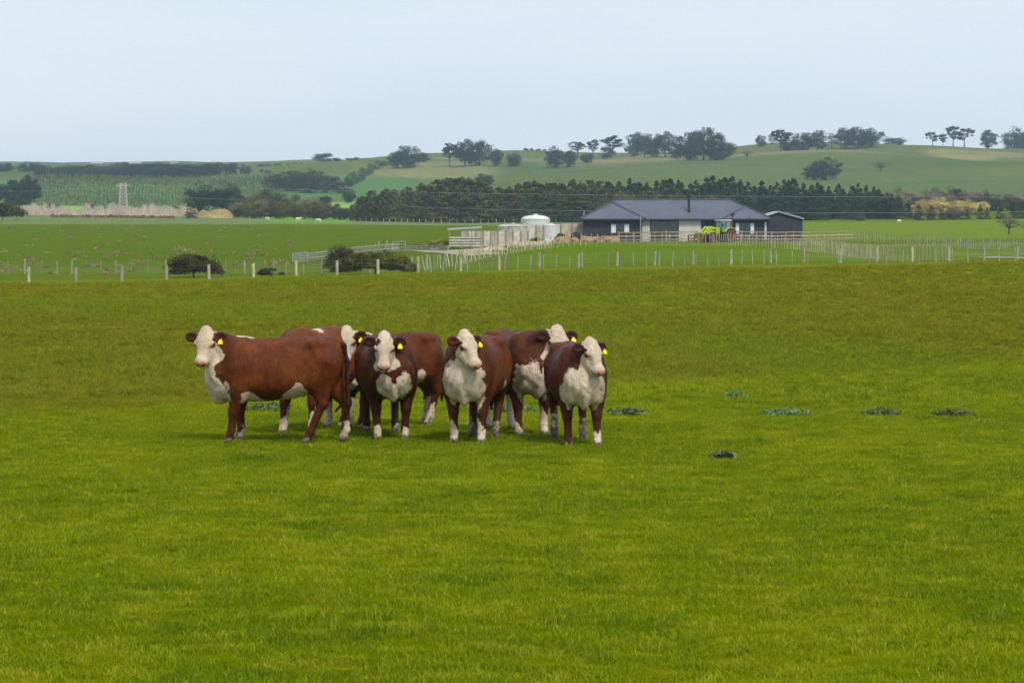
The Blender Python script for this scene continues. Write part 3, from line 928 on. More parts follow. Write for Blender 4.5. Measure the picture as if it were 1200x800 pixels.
T_DOWN = [(-.80, 0, 1.26), (-.885, 0, 1.20), (-.915, .01, 1.02), (-.92, .01, .80), (-.925, .02, .66), (-.94, .02, .48), (-.93, .02, .34)]
T_LEFT = [(-.80, 0, 1.26), (-.885, 0, 1.20), (-.92, .05, 1.02), (-.95, .14, .80), (-.95, .22, .66), (-.96, .36, .48), (-.97, .50, .32)]
T_DOWN = [(a + .068, b_, c) for a, b_, c in T_DOWN]
T_LEFT = [(a + .068, b_, c) for a, b_, c in T_LEFT]
T_RIGHT = [(a, -b_, c) for a, b_, c in T_LEFT]
T_SWING = T_RIGHT[:-2] + [(-.90, -.42, .46), (-.91, -.58, .28)]

make_cow('red brown cow standing side-on at the left end of the herd',
         (-2.90, 35.32), 180, 1.0, (.90, .17, 1.400), 76, 62, [(.03, .02), (-.07, 0), (.27, .02), (-.17, 0)], T_DOWN,
         dict(belly=.60, flank=-.26, throat=.15, nape=.36), .25, 11, 1.15, chest=(.25, .30), sock=(.03, .04, .05, .04), rump=1.0, taild=1.0)
make_cow('cow mostly hidden behind the side-on cow, only its back and legs showing',
         (-2.57, 37.4), -110, 1.05, (1.0, -.02, 1.02), 10, 72, [(.0, .02), (.03, -.03), (.0, .0), (-.05, .0)], T_LEFT,
         dict(belly=.62, nape=.05, napew=3.2), .2, 12, 1.3, sock=(.30, .26, .30, .22), tagged=False)
make_cow('cow whose white face shows right beside the rump of the side-on cow',
         (-1.65, 38.45), -143, .98, (.93, .30, 1.385), 45, 64, [(.03, .0), (.12, .0), (.10, .0), (-.06, .0)], T_DOWN,
         dict(belly=.66, flank=-.30, nape=.40, napew=2), .25, 13, .92, sock=(.12, .12, .30, .30), patch=(.12, .095, -.06, .040))
make_cow('dark red cow facing the camera head-on, with a brown patch above one eye',
         (-1.62, 36.6), -81, .985, (.93, -.13, 1.36), -9, 64, [(0, .0), (.02, .0), (.04, .02), (.0, -.02)], T_SWING,
         dict(belly=.55, throat=.05, nape=.55, napew=.3), .3, 14, .72, fat=1.10, chest=(.225, .19), sock=(.10, .06, .14, .14), patch=(.10, -.075, -.03, .042))
make_cow('middle cow with a broad white chest, its head turned to the right',
         (-.45, 35.85), -101, 1.0, (.90, .08, 1.385), 52, 58, [(.04, .02), (-.02, .0), (.22, .0), (.10, .0)], T_DOWN,
         dict(belly=.62, throat=.125, nape=.36), .5, 15, 1.0, fat=1.04, chest=(.27, .32), sock=(.22, .19, .15, .15))
make_cow('tall cow just behind the rightmost cow, with a white crest along its neck',
         (.06, 37.35), -70, 1.03, (.89, .23, 1.36), -2, 58, [(.0, .0), (.02, -.02), (.02, .0), (-.02, .0)], T_DOWN,
         dict(belly=.60, throat=.045, nape=.22, napew=2.2), .2, 16, .82, chest=(.26, .30), sock=(.32, .18, .46, .46))
make_cow('smaller cow at the right end of the herd, curly white poll and mud-spattered legs',
         (.79, 35.22), -83, .95, (.88, .09, 1.37), 30, 60, [(.06, .02), (-.03, .0), (.03, .03), (.0, -.03)], T_DOWN,
         dict(belly=.60, throat=.085, nape=.44, napew=.5), .5, 17, .82, fat=1.05, chest=(.27, .27), sock=(.30, .10, .28, .28))

# ------------------------------------------------------------------ low weeds in the pasture
M_WEED = mat_leaf('weed_leaf', (0.17, 0.24, 0.075), transl=0.2, scale=6.0, var=0.25)
def leaf_cloud(pts, size, seed, up=0.0, asp=1.6, nrm=None):
    """random small leaf faces at the given points"""
    r = np.random.RandomState(seed); n = len(pts)
    a = r.normal(size=(n, 3)); a[:, 2] += up
    if nrm is not None:
        a += nrm * .8; a = np.where((a * nrm).sum(1)[:, None] < 0, -a, a)
    a /= np.linalg.norm(a, axis=1)[:, None]
    t = r.normal(size=(n, 3)); t -= (t * a).sum(1)[:, None] * a; t /= np.linalg.norm(t, axis=1)[:, None]
    b2 = -np.cross(a, t)
    sz = size * r.uniform(.6, 1.3, n)[:, None] if np.isscalar(size) else (size * r.uniform(.6, 1.3, n))[:, None]
    V = np.stack([pts - t * sz * asp / 2, pts + b2 * sz * .45, pts + t * sz * asp / 2, pts - b2 * sz * .45], 1).reshape(-1, 3)
    F = np.arange(n * 4).reshape(-1, 4)
    return V, F
weeds = [(920, 487, .34, .6, 'widest grey green weed clump in the open grass right of the herd'),
         (735, 486, .26, .45, 'grey green weed clump just right of the rightmost cow'),
         (1033, 486, .25, .45, 'sparse weed clump second from the right edge of the field'),
         (1118, 487, .26, .4, 'small dark weed clump nearest the right edge of the photo'),
         (862, 466, .18, .35, 'small dark weed clump near the foot of the rough bank'),
         (848, 537, .13, .10, 'flat faint weed clump nearest the camera, right of the herd'),
         (315, 480, .30, .5, 'low weed clump seen under the belly of the side-on cow'),
         (590, 482, .45, .6, 'low weed clump seen between the legs of the middle cows'),
        ]
for i, (px, py, hw, hd, lab) in enumerate(weeds):
    q = gp(px, py, 15, 60)
    r = np.random.RandomState(200 + i)
    n = int(480 * hw / .3)
    cl = r.normal(size=(16, 2)) * .27
    k = r.randint(0, 14, n)
    P_ = np.zeros((n, 3)); P_[:, 0] = np.clip(r.normal(size=n) * .40, -.85, .85) * hw * 1.2; P_[:, 1] = np.clip(r.normal(size=n) * .38, -.7, .7) * hd
    P_[:, 2] = r.uniform(0, 1, n) * .065 * np.exp(-(P_[:, 0] / hw / 1.2) ** 2) + .02
    Vw, Fw = leaf_cloud(P_, .042, 300 + i, 1.0, 2.2)
    o = link('weed_clump', np_mesh('weed_clump', Vw, Fw, False), M_WEED); o.location = q
    tag(o, lab, 'weed', 'weed clumps in the pasture')

# ------------------------------------------------------------------ fences
M_POST = mat_wood('post_wood', (0.40, 0.36, 0.24))
M_POSTG = mat_wood('batten_wood', (0.27, 0.26, 0.205))
M_POSTW = mat_wood('rail_wood_new', (0.35, 0.30, 0.205))
M_WIRE = mat_plain('fence_wire', (0.22, 0.22, 0.20), 0.5, 0.1, metal=0.6)
M_GALV = mat_plain('galvanised_metal', (0.32, 0.34, 0.35), 0.45, 0.15, metal=0.4)

def resample(pts, sp):
    out = [pts[0]]; acc = 0
    for a, b_ in zip(pts[:-1], pts[1:]):
        d = (b_ - a).length; t = sp - acc
        while t < d:
            out.append(a.lerp(b_, t / d)); t += sp
        acc = (acc + d) % sp if d >= sp - acc else acc + d
    return out

def fence(label, pix, yr, spacing, hpost, wpost, mat, seed, wires=5, lean=0.03, big=0, posts=None, batten=None, rails=0, railmat=None, round_=False):
    """posts set on the ground along a line; battens between; wires or rails"""
    rr = random.Random(seed)
    base = posts if posts is not None else resample([gp(a, b_, *yr) for a, b_ in pix], spacing)
    base = [Vector((q.x, q.y, float(hgt(q.x, q.y)))) for q in base]
    root = empty('fence', base[len(base) // 2], 0, label, 'fence')
    off = root.location
    bw = len(base)
    protos = []
    for k in range(3):
        m_ = MB(); hh = hpost + .3
        if round_:
            m_.tube((0, 0, -.3), (0, 0, hpost), wpost * .55, wpost * .48, 8)
        else:
            m_.box((0, 0, hpost / 2 - .15), (wpost, wpost * .7, hh))
        me_ = m_.mesh('post'); me_.materials.append(mat); protos.append(me_)
    n_ind = 0; rest = MB()
    step = 1
    order = list(range(bw))
    for i in order:
        q = base[i]; sc_ = rr.uniform(.92, 1.08)
        isbig = big and i % big == 0
        rx, ry = rr.gauss(0, lean), rr.gauss(0, lean)
        if n_ind < 99:
            o = link('post', rr.choice(protos), None, root); n_ind += 1
            o.location = q - off; o.scale = (1.7 if isbig else 1, 1.7 if isbig else 1, sc_ * (1.12 if isbig else 1))
            o.rotation_euler = (rx, ry, rr.uniform(-.1, .1))
        else:
            Mx = Matrix.Rotation(rx, 3, 'X') @ Matrix.Rotation(ry, 3, 'Y')
            rest.box(q - off + Vector((0, 0, hpost / 2 - .15)), (wpost * (1.7 if isbig else 1), wpost * .7, (hpost + .3) * sc_), Mx)
    if rest.v:
        o = rest.build('post', mat, root); o['kind'] = 'stuff'
    if batten:
        bm_ = MB(); bm_.box((0, 0, batten[1] / 2 + .05), (batten[2], batten[2] * .6, batten[1])); bme = bm_.mesh('batten'); bme.materials.append(batten[3])
        cnt = 0
        for a, b_ in zip(base[:-1], base[1:]):
            nb = batten[0]
            for j in range(1, nb + 1):
                if cnt >= 99: break
                t = (j + rr.uniform(-.12, .12)) / (nb + 1); q = a.lerp(b_, t); q.z = float(hgt(q.x, q.y))
                o = link('batten', bme, None, root); o.location = q - off; o.rotation_euler = (rr.gauss(0, .04), rr.gauss(0, .05), 0); cnt += 1
    if wires:
        wm_ = MB()
        for j in range(wires):
            z_ = hpost * (.16 + .78 * j / max(1, wires - 1))
            for a, b_ in zip(base[:-1], base[1:]):
                wm_.tube(a - off + Vector((0, -wpost * .4, z_)), b_ - off + Vector((0, -wpost * .4, z_)), .005, None, 4, False)
        wm_.build('wire', M_WIRE, root)
    for j in range(rails):
        z_ = hpost * (.22 + .68 * j / max(1, rails - 1)); rm = MB()
        for a, b_ in zip(base[:-1], base[1:]):
            d = b_ - a; ang = math.atan2(d.y, d.x); pit = math.atan2(d.z, math.hypot(d.x, d.y))
            Mx = Matrix.Rotation(ang, 3, 'Z') @ Matrix.Rotation(-pit, 3, 'Y')
            nrm = Vector((math.sin(ang), -math.cos(ang), 0)) * (wpost * .5 + .02)
            rm.box((a + b_) / 2 - off + Vector((0, 0, z_)) + nrm, (d.length - .01, .035, .13), Mx)
        rm.build('rail', railmat or mat, root)
    return root

near_px = [-74, -20, 34, 89, 143, 195, 245, 297, 347, 395, 443, 490, 540, 585, 632, 678, 723, 767, 812, 857, 903, 942, 985, 1027, 1069, 1112, 1153, 1192, 1232, 1270]
near_posts = [gat(px, 203 + max(0, px - 300) * .03) for px in near_px]
fence('long wire fence on stout pale round posts just beyond the rough bank', None, None, 0, 1.12, .21, M_POST, 31, posts=near_posts, wires=5, lean=.015, round_=True)
fence('second wire fence of thin grey posts just behind the near fence on the left',
      [(-30, 322), (60, 321), (160, 321), (250, 321), (330, 321), (420, 320), (500, 320)], (222, 260), .78 * 1.9, 1.08, .075, M_POSTG, 32, lean=.03, big=3)
fence('thin batten fence just behind the long near fence, below the grassy knoll',
      [(505, 319), (600, 316), (700, 313), (800, 312), (905, 310)], (205, 240), 1.0, 1.05, .07, M_POSTG, 33, lean=.04, big=6)
fence('batten fence close behind the long near fence at the right',
      [(910, 311), (1010, 309), (1100, 308), (1220, 306)], (205, 250), 1.3, 1.0, .05, M_POSTG, 34, lean=.03, big=6)
fence('leaning batten fence climbing from the dip past the concrete panel wall to the farm yard',
      [(498, 317), (533, 312), (572, 302), (620, 294), (650, 290), (700, 286.5)], (236, 318), 1.3, 1.25, .075, M_POST, 35, lean=.13, wires=4)
fence('batten fence on the knoll before the tractor, curving down to the right',
      [(700, 286.5), (760, 286), (830, 286.5), (880, 289), (930, 292.5), (975, 298), (1010, 303), (1050, 306), (1110, 307.5)], (225, 318), .80, 1.2, .07, M_POSTW, 36, lean=.025, wires=4)
fence('pale batten fence running right from the rail fence end to the photo edge',
      [(1000, 284), (1025, 285), (1065, 287), (1105, 289.5), (1142, 292), (1225, 296)], (262, 345), .80, 1.15, .07, M_POSTG, 37, lean=.04, wires=4)
fence('timber post and rail fence directly in front of the house and tractor',
      [(724, 283.5), (780, 283), (850, 283), (920, 283), (1002, 281)], (310, 348), 1.9, 1.2, .11, M_POSTW, 38, lean=.01, wires=0, rails=3)
fence('weathered rail fence running from the metal gate behind the dark gorse bush',
      [(361, 307.5), (385, 304.5), (410, 301), (450, 296.5), (476, 295)], (250, 318), 1.8, 1.0, .11, M_POSTG, 39, lean=.02, wires=0, rails=4)
fence('low rail fence between the leaning poles and the concrete panel wall',
      [(477, 294.5), (500, 294), (527, 294.5)], (285, 330), 1.7, .62, .10, M_POSTG, 40, lean=.02, wires=0, rails=3)
fence('distant boundary fence of tiny posts along the foot of the conifer belt',
      [(395, 261), (500, 263), (580, 263), (660, 263)], (575, 690), 1.9, 1.15, .13, M_POSTG, 41, lean=.02, wires=0)
fence('distant boundary fence of tiny posts at the top of the left field',
      [(-10, 258), (110, 259), (230, 260), (390, 261)], (570, 660), 3.0, 1.15, .10, M_POSTG, 42, lean=.02, wires=0)

def gate(label, a, b_, h, bars, mat=M_GALV, frame=.05):
    root = empty('gate', (a + b_) / 2, 0, label, 'gate'); off = root.location
    m_ = MB()
    for e_ in (a, b_): m_.tube(e_ - off + Vector((0, 0, .12)), e_ - off + Vector((0, 0, h)), frame)
    m_.tube((a + b_) / 2 - off + Vector((0, 0, .14)), (a + b_) / 2 - off + Vector((0, 0, h)), frame * .7)
    m_.build('gate_frame', mat, root)
    for j in range(bars):
        z_ = .15 + (h - .17) * j / (bars - 1)
        m_ = MB(); m_.tube(a - off + Vector((0, 0, z_)), b_ - off + Vector((0, 0, z_)), frame * .8); m_.build('bar', mat, root)
    return root
gate('galvanised metal gate at the left end of the weathered rail fence', gp(343, 309, 240, 300), gp(360, 307.5, 240, 300), 1.0, 6)
gate('small metal gate standing above the rails beside the leaning poles', gp(460, 295.5, 280, 320), gp(475, 295, 280, 320), 1.15, 4)

# leaning poles beside that gate
for (px, l1, l2, lab) in ((446, -.25, .1, 'pale pole leaning left at the middle of the rail fence'), (450, .35, .1, 'pale pole leaning right at the middle of the rail fence')):
    q = gp(px, 296.5, 270, 320); m_ = MB(); m_.tube((0, 0, -.2), (l1, l2, 1.35), .09, .07)
    o = m_.build('leaning_pole', M_POST); o.location = q; tag(o, lab, 'pole', 'leaning poles by the rail fence')

# ------------------------------------------------------------------ house
M_CLAD = mat_plain('charcoal_cladding', (0.034, 0.035, 0.050), 0.7, 0.12, 3)
M_ROOF = NB(bpy.data.materials.new('metal_roof'))
_o = M_ROOF.obj(); _w = M_ROOF.n('ShaderNodeTexWave'); _w.inputs['Scale'].default_value = 2.2; _w.inputs['Distortion'].default_value = 0
M_ROOF.put(_w.inputs['Vector'], _o)
M_ROOF = M_ROOF.bsdf(M_ROOF.mix(M_ROOF.ramp(M_ROOF.noise(_o, .6, 4), .3, .7), (0.078, 0.084, 0.116), (0.100, 0.107, 0.146)), 0.42, 0.2, 0.4, bump=_w.outputs['Fac'], bstr=.35, bdist=.03)
M_WHITE = mat_plain('pale_render', (0.48, 0.46, 0.43), 0.8, 0.05, 2)
M_GLASS = mat_plain('dark_glass', (0.02, 0.028, 0.028), 0.08, 0.2, 2, spec=0.8, bstr=0.0)
M_BLIND = mat_plain('pale_blind', (0.60, 0.63, 0.66), 0.7, 0.05)
M_FRAME = mat_plain('window_frame_dark', (0.025, 0.026, 0.03), 0.5, 0.1)
M_TRIM = mat_plain('eaves_trim', (0.03, 0.03, 0.036), 0.5, 0.1)

M_TRIM2 = mat_plain('ridge_metal', (0.062, 0.064, 0.088), 0.45, 0.1)
HY = 334.0
hs_ = HY / FPX
hx = lambda px: (px - 600) * hs_
hg = float(hgt(hx(790), HY)) + .05
house = empty('house', (hx(790), HY, hg), 0, 'long low charcoal house with a grey hipped metal roof behind the tractor', 'house')
x0, x1 = hx(684) - hx(790), hx(900) - hx(790)
EV = 2.55
def hip(m, xa, xb, ya, yb, ze, rise, thick=.16, ov=.45):
    xa -= ov; xb += ov; ya -= ov; yb += ov
    if (xb - xa) > (yb - ya):
        h2 = (yb - ya) / 2; r1, r2 = (xa + h2, (ya + yb) / 2), (xb - h2, (ya + yb) / 2)
    else:
        h2 = (xb - xa) / 2; r1, r2 = ((xa + xb) / 2, ya + h2), ((xa + xb) / 2, yb - h2)
    v = [(xa, ya, ze), (xb, ya, ze), (xb, yb, ze), (xa, yb, ze), (*r1, ze + rise), (*r2, ze + rise)]
    if (xb - xa) > (yb - ya): f = [(0, 1, 5, 4), (1, 2, 5), (2, 3, 4, 5), (3, 0, 4)]
    else: f = [(0, 1, 4), (1, 2, 5, 4), (2, 3, 5), (3, 0, 4, 5)]
    m.add(v, f)
    lo = [(a, b_, c - thick) for a, b_, c in v[:4]]
    m.add(v[:4] + lo, [(0, 4, 5, 1), (1, 5, 6, 2), (2, 6, 7, 3), (3, 7, 4, 0), (4, 7, 6, 5)])
wl = MB()
wl.box(((x0 + x1) / 2, 5.2, EV / 2 - .2), (x1 - x0, 8.2, EV + .4))                     # main block behind
wxl = hx(752) - hx(790); wxr = hx(852) - hx(790)
wl.box(((x0 + wxl) / 2, .55, EV / 2 - .202), (wxl - x0 - .01, 1.5, EV + .396))            # left wing
wl.box(((wxr + x1) / 2, .75, EV / 2 - .202), (x1 - wxr - .01, 1.1, EV + .396))            # right wing
wall = wl.build('wall', M_CLAD, house)
wp = MB()
for a, b_ in ((752.3, 762), (796, 822)):
    wp.box(((hx((a + b_) / 2) - hx(790)), 1.05, 1.18), (hx(b_) - hx(a), .08, 2.5))
wp.build('render_panel', M_WHITE, house)
rf_ = MB()
hip(rf_, x0, x1, 1.1, 9.3, EV, 2.32)
roof = rf_.build('roof', M_ROOF, house)
rf_ = MB(); hip(rf_, x0, wxl, -.2, 7.6, EV + .004, 1.97); rf_.build('roof', M_ROOF, house)
rf_ = MB(); hip(rf_, wxr - .1, x1, .2, 6.5, EV + .008, 1.52); rf_.build('roof', M_ROOF, house)
cap = MB()
def caps(xa, xb, ya, yb, ze, rise, ov=.45):
    xa -= ov; xb += ov; ya -= ov; yb += ov
    if (xb - xa) > (yb - ya): h2 = (yb - ya) / 2; r1, r2 = (xa + h2, (ya + yb) / 2), (xb - h2, (ya + yb) / 2); pr = ((xa, ya, r1), (xa, yb, r1), (xb, ya, r2), (xb, yb, r2))
    else: h2 = (xb - xa) / 2; r1, r2 = ((xa + xb) / 2, ya + h2), ((xa + xb) / 2, yb - h2); pr = ((xa, ya, r1), (xb, ya, r1), (xa, yb, r2), (xb, yb, r2))
    for a_, b__, r_ in pr: cap.tube((a_, b__, ze + .02), (*r_, ze + rise + .02), .085, None, 6)
    cap.tube((*r1, ze + rise + .02), (*r2, ze + rise + .02), .085, None, 6)
caps(x0, x1, 1.1, 9.3, EV, 2.32); caps(x0, wxl, -.2, 7.6, EV + .004, 1.97); caps(wxr - .1, x1, .2, 6.5, EV + .008, 1.52)
cap.build('ridge_cap', M_TRIM2, roof)
gt = MB()
gt.box(((x0 + wxl) / 2, -.72, EV - .08), (wxl - x0 + 1.0, .12, .17)); gt.box(((wxl + wxr) / 2, .59, EV - .08), (wxr - wxl - .9, .12, .17))
gt.box(((wxr + x1) / 2 - .04, -.32, EV - .07), (x1 - wxr + 1.0, .12, .17)); gt.build('gutter', M_TRIM, house)
def window(px0, px1, z0, z1, y, blinds=()):
    a, b_ = hx(px0) - hx(790), hx(px1) - hx(790)
    fr = MB(); t = .07
    for zz in (z0, z1): fr.box(((a + b_) / 2, y, zz), (b_ - a + t, .09, t))
    for xx in (a, b_): fr.box((xx, y, (z0 + z1) / 2), (t, .09, z1 - z0 - t))
    n = max(1, round((b_ - a) / 1.1))
    for k in range(1, n): fr.box((a + (b_ - a) * k / n, y - .004, (z0 + z1) / 2), (t * .8, .08, z1 - z0 - t))
    o = fr.build('window', M_FRAME, house)
    g = MB(); g.box(((a + b_) / 2, y + .02, (z0 + z1) / 2), (b_ - a - t, .03, z1 - z0 - t)); g.build('pane', M_GLASS, o)
    for p0, p1 in blinds:
        bl = MB(); c0, c1 = hx(p0) - hx(790), hx(p1) - hx(790)
        bl.box(((c0 + c1) / 2, y - .015, (z0 + z1) / 2), (c1 - c0, .03, z1 - z0 - t * 1.6)); bl.build('blind', M_BLIND, o)
window(715.5, 737.5, .85, 1.98, -.24, ((716, 721.5), (731.5, 737)))
window(763, 795, .25, 2.28, 1.06)
window(823, 850, .85, 2.2, 1.06)
window(861.5, 884, .75, 2.1, .16, ((862, 866), (879.5, 883.5)))
fl = MB(); cxp = hx(808.5) - hx(790)
fl.tube((cxp, 2.3, EV + .3), (cxp, 2.3, EV + 2.75), .16, .16, 10); fl.tube((cxp, 2.3, EV + 2.7), (cxp, 2.3, EV + 3.0), .24, .20, 10)
fl.build('chimney_flue', M_FRAME, roof)
pv = MB(); q_ = hx(750) - hx(790); pv.tube((q_, -1.05, -.2), (q_, -1.05, EV + .35), .06); pv.build('downpipe', M_GALV, house)
pv = MB(); q_ = hx(685) - hx(790); pv.tube((q_, 3.0, EV), (q_, 3.0, EV + .9), .07, .07); pv.build('vent_pipe', M_GALV, roof)
pv = MB(); q_ = hx(897) - hx(790); pv.box((q_, .16, 1.1), (.25, .10, 2.2)); pv.build('corner_post', M_WHITE, house)

# shed right of the house
sg = empty('shed', (hx(921), HY + 4, float(hgt(hx(921), HY + 4)) - .1), 0, 'dark gabled shed with a pale roof edge just right of the house', 'shed')
m_ = MB(); hw = 2.33
m_.prism([(-hw, 0), (hw, 0), (hw, 2.62), (-.55, 3.42), (-hw, 2.85)], 'y', 0, 7.5); m_.build('wall', M_CLAD, sg)
m_ = MB()
m_.prism([(-hw - .15, 2.84), (-.55, 3.48), (hw + .15, 2.64), (hw + .15, 2.80), (-.55, 3.64), (-hw - .15, 3.0)], 'y', -.25, 7.7)
m_.build('roof', mat_plain('pale_roof_sheet', (0.36, 0.39, 0.42), .45, .1, metal=.2), sg)

# ------------------------------------------------------------------ tractor
M_LIME = mat_plain('lime_paint', (0.36, 0.47, 0.010), 0.35, 0.08, 3, spec=.5, bstr=.02)
M_RED = mat_plain('red_paint', (0.62, 0.022, 0.02), 0.4, 0.1, spec=.5, bstr=.02)
M_TYRE = mat_plain('tyre_rubber', (0.045, 0.042, 0.038), 0.9, 0.3, 8)
M_DARK = mat_plain('dark_metal', (0.03, 0.03, 0.032), 0.5, 0.2)
M_CABG = mat_plain('cab_glass', (0.10, 0.20, 0.21), 0.06, 0.1, spec=.9, bstr=0)
tq = gat(843.5, 323.5); tq.z -= .02
tr = empty('tractor', tq, R(180 + 28), 'lime green tractor with red wheels and a front loader parked before the house', 'tractor')
tr.scale = (.88, .88, .92)
def wheel(x, y, r, wd):
    Mx = Matrix.Rotation(math.pi / 2, 3, 'X')
    w_ = MB(); w_.lathe([(r * .55, -wd / 2), (r * .9, -wd / 2), (r, -wd * .36), (r, wd * .36), (r * .9, wd / 2), (r * .55, wd / 2)], (x, y, r), 28, Mx)
    for k in range(22):
        a = 2 * math.pi * k / 22
        for sg_ in (1, -1):
            Mr = Matrix.Rotation(-a, 3, 'Y') @ Matrix.Rotation(sg_ * .6, 3, 'X')
            w_.box((x + math.sin(a) * r * .99 * -1 if False else x + math.cos(a + .07 * sg_) * r, y + sg_ * wd * .22, r + math.sin(a + .07 * sg_) * r), (.07, wd * .46, .05), Matrix.Rotation(-a, 3, 'Y'))
    t = w_.build('wheel', M_TYRE, tr)
    w_ = MB(); w_.lathe([(.06, -wd * .50), (r * .42, -wd * .42), (r * .66, -wd * .54), (r * .66, wd * .54), (r * .42, wd * .42), (.06, wd * .50)], (x, y, r), 24, Mx)
    w_.build('rim', M_RED, t, smooth=False)
for sy in (1, -1):
    wheel(-.95, sy * .92, .88, .52); wheel(1.55, sy * .86, .64, .42)
m_ = MB(); m_.box((.4, 0, .85), (2.9, .55, .5)); m_.box((-.95, 0, .88), (.3, 1.5, .3)); m_.box((1.55, 0, .66), (.25, 1.4, .22)); m_.build('chassis', M_DARK, tr, bevel=.03)
m_ = MB(); m_.prism([(.15, 1.15), (2.25, 1.0), (2.32, 1.32), (2.05, 1.58), (.15, 1.85)], 'y', -.40, .40); m_.build('bonnet', M_LIME, tr, bevel=.06)
m_ = MB(); m_.box((2.30, 0, 1.15), (.06, .6, .35)); m_.build('grille', M_DARK, tr)
for sy in (.22, -.22):
    m_ = MB(); m_.box((2.34, sy, 1.34), (.05, .16, .10)); m_.build('headlight', M_BLIND, tr)
cab = MB()
for xx, xt in ((.30, .15), (-1.25, -1.2), (-.45, -.45)):
    for sy in (1, -1): cab.tube((xx, sy * .76, 1.25), (xt, sy * .70, 2.68), .05)
cab.box((-.5, 0, 1.28), (1.6, 1.5, .12)); cab.build('cab', M_DARK, tr)
m_ = MB()
m_.prism([(-1.2, 1.35), (.27, 1.35), (.14, 2.64), (-1.16, 2.64)], 'y', -.69, .69); m_.build('cab_window', M_CABG, tr)
m_ = MB(); m_.box((-.50, 0, 2.76), (1.75, 1.58, .17)); m_.build('roof', M_WHITE, tr, bevel=.05)
for sy in (1, -1):
    m_ = MB(); pts = [(-.95 + 1.02 * math.cos(a), .88 + 1.02 * math.sin(a)) for a in np.linspace(R(25), R(155), 9)]
    inn = [(-.95 + .94 * math.cos(a), .88 + .94 * math.sin(a)) for a in np.linspace(R(155), R(25), 9)]
    lo, hi = (.68, 1.22) if sy > 0 else (-1.22, -.68)
    m_.prism(pts + inn, 'y', lo, hi); m_.build('mudguard', M_LIME, tr)
    m_ = MB(); m_.prism([(.62, .85), (.82, .85), (.95, 1.75), (.75, 1.82)], 'y', sy * .52 - .05, sy * .52 + .05)
    m_.prism([(.72, 1.85), (.80, 1.62), (1.9, 1.80), (3.05, .75), (3.22, .88), (2.0, 2.05)], 'y', sy * .52 - .07, sy * .52 + .07)
    m_.build('loader_arm', M_LIME, tr, bevel=.02)
    m_ = MB(); m_.box((.12, sy * .95, 2.15), (.08, .22, .34)); m_.tube((.12, sy * .72, 2.2), (.12, sy * .95, 2.2), .02); m_.build('mirror', M_DARK, tr)
m_ = MB(); m_.prism([(3.05, .45), (3.85, .30), (3.80, .36), (3.20, .55), (3.25, 1.20), (3.05, 1.25)], 'y', -1.0, 1.0); m_.build('bucket', mat_plain('bucket_metal', (.30, .30, .04), .5, .3), tr)
m_ = MB(); m_.tube((.45, -.5, 1.5), (.45, -.5, 2.75), .06, .05); m_.build('exhaust', M_DARK, tr)
# orange-red mast and dark arm standing on the rear linkage
m_ = MB(); m_.tube((-1.75, 0, .7), (-1.75, 0, 2.5), .10); mast = m_.build('rear_mast', M_RED, tr)
m_ = MB(); m_.tube((-1.75, 0, 2.4), (-1.85, .1, 3.5), .09); m_.box((-1.88, .1, 3.5), (.40, .35, .30)); m_.build('arm', M_DARK, mast)

# pallets on the ground in front of the tractor's bucket
M_RUST = mat_plain('rusty_brown', (0.13, 0.055, 0.028), 0.8, .3)
q = gat(817, 321); m_ = MB()
for k in range(4): m_.box((-1.0 + k * .66, 0, .45), (.08, .9, .75))
for z_ in (.15, .45, .80): m_.box((0, -.48, z_), (2.1, .05, .12)); m_.box((0, .48, z_), (2.1, .05, .12))
o = m_.build('feeder_crate', M_RUST); o.location = q; tag(o, 'rusty brown slatted crate left of the tractor bucket', 'crate')

# ------------------------------------------------------------------ tanks, panel wall, yard things
M_TANKW = mat_plain('white_tank', (0.56, 0.56, 0.53), 0.55, 0.06, 1.0)
M_TANKC = mat_plain('concrete_tank', (0.38, 0.355, 0.30), 0.85, 0.25, 1.2)
M_CONC = mat_plain('concrete_panel', (0.40, 0.35, 0.27), 0.9, 0.22, 1.0)
M_CONCW = mat_plain('panel_sheet', (0.52, 0.48, 0.41), 0.9, 0.22, 1.3)
def tank(label, px, pyb, Y, wpx, hpx, dome, mat):
    r = wpx / 2 * Y / FPX; h = hpx * Y / FPX
    X = gxy(px, Y); z = float(pz(pyb, Y))
    g = float(hgt(X, Y)) - .1
    root = empty('water_tank', (X, Y, g), 0, label, 'tank')
    zt = z - g + h
    m_ = MB(); m_.lathe([(r, 0), (r, zt * .5), (r * 1.01, zt * .5 + .02), (r, zt * .5 + .05), (r, zt - .08), (r * 1.015, zt - .06), (r * 1.015, zt)], n=40)
    m_.build('tank_wall', mat, root, smooth=False)
    prof = [(r * 1.01 * math.cos(a), zt + .003 + dome * math.sin(a)) for a in np.linspace(0, R(84), 9)]
    m_ = MB(); m_.lathe(prof, n=40); lid = m_.build('lid', mat, root, smooth=True)
    m_ = MB(); m_.lathe([(.28, 0), (.28, .14), (.1, .17)], (0, 0, zt + dome - .02), 16); m_.build('hatch', mat, lid)
    return root
tank('large white domed water tank left of the house', 627.5, 276, 352, 34, 18.5, .58, M_TANKW)
tank('stained concrete water tank showing above the panel wall', 600.5, 280, 338, 35, 14.5, .32, M_TANKC)
tank('small dirty white tank between the concrete tank and the timber screen', 646, 279, 343, 21, 15, .10, M_TANKW)

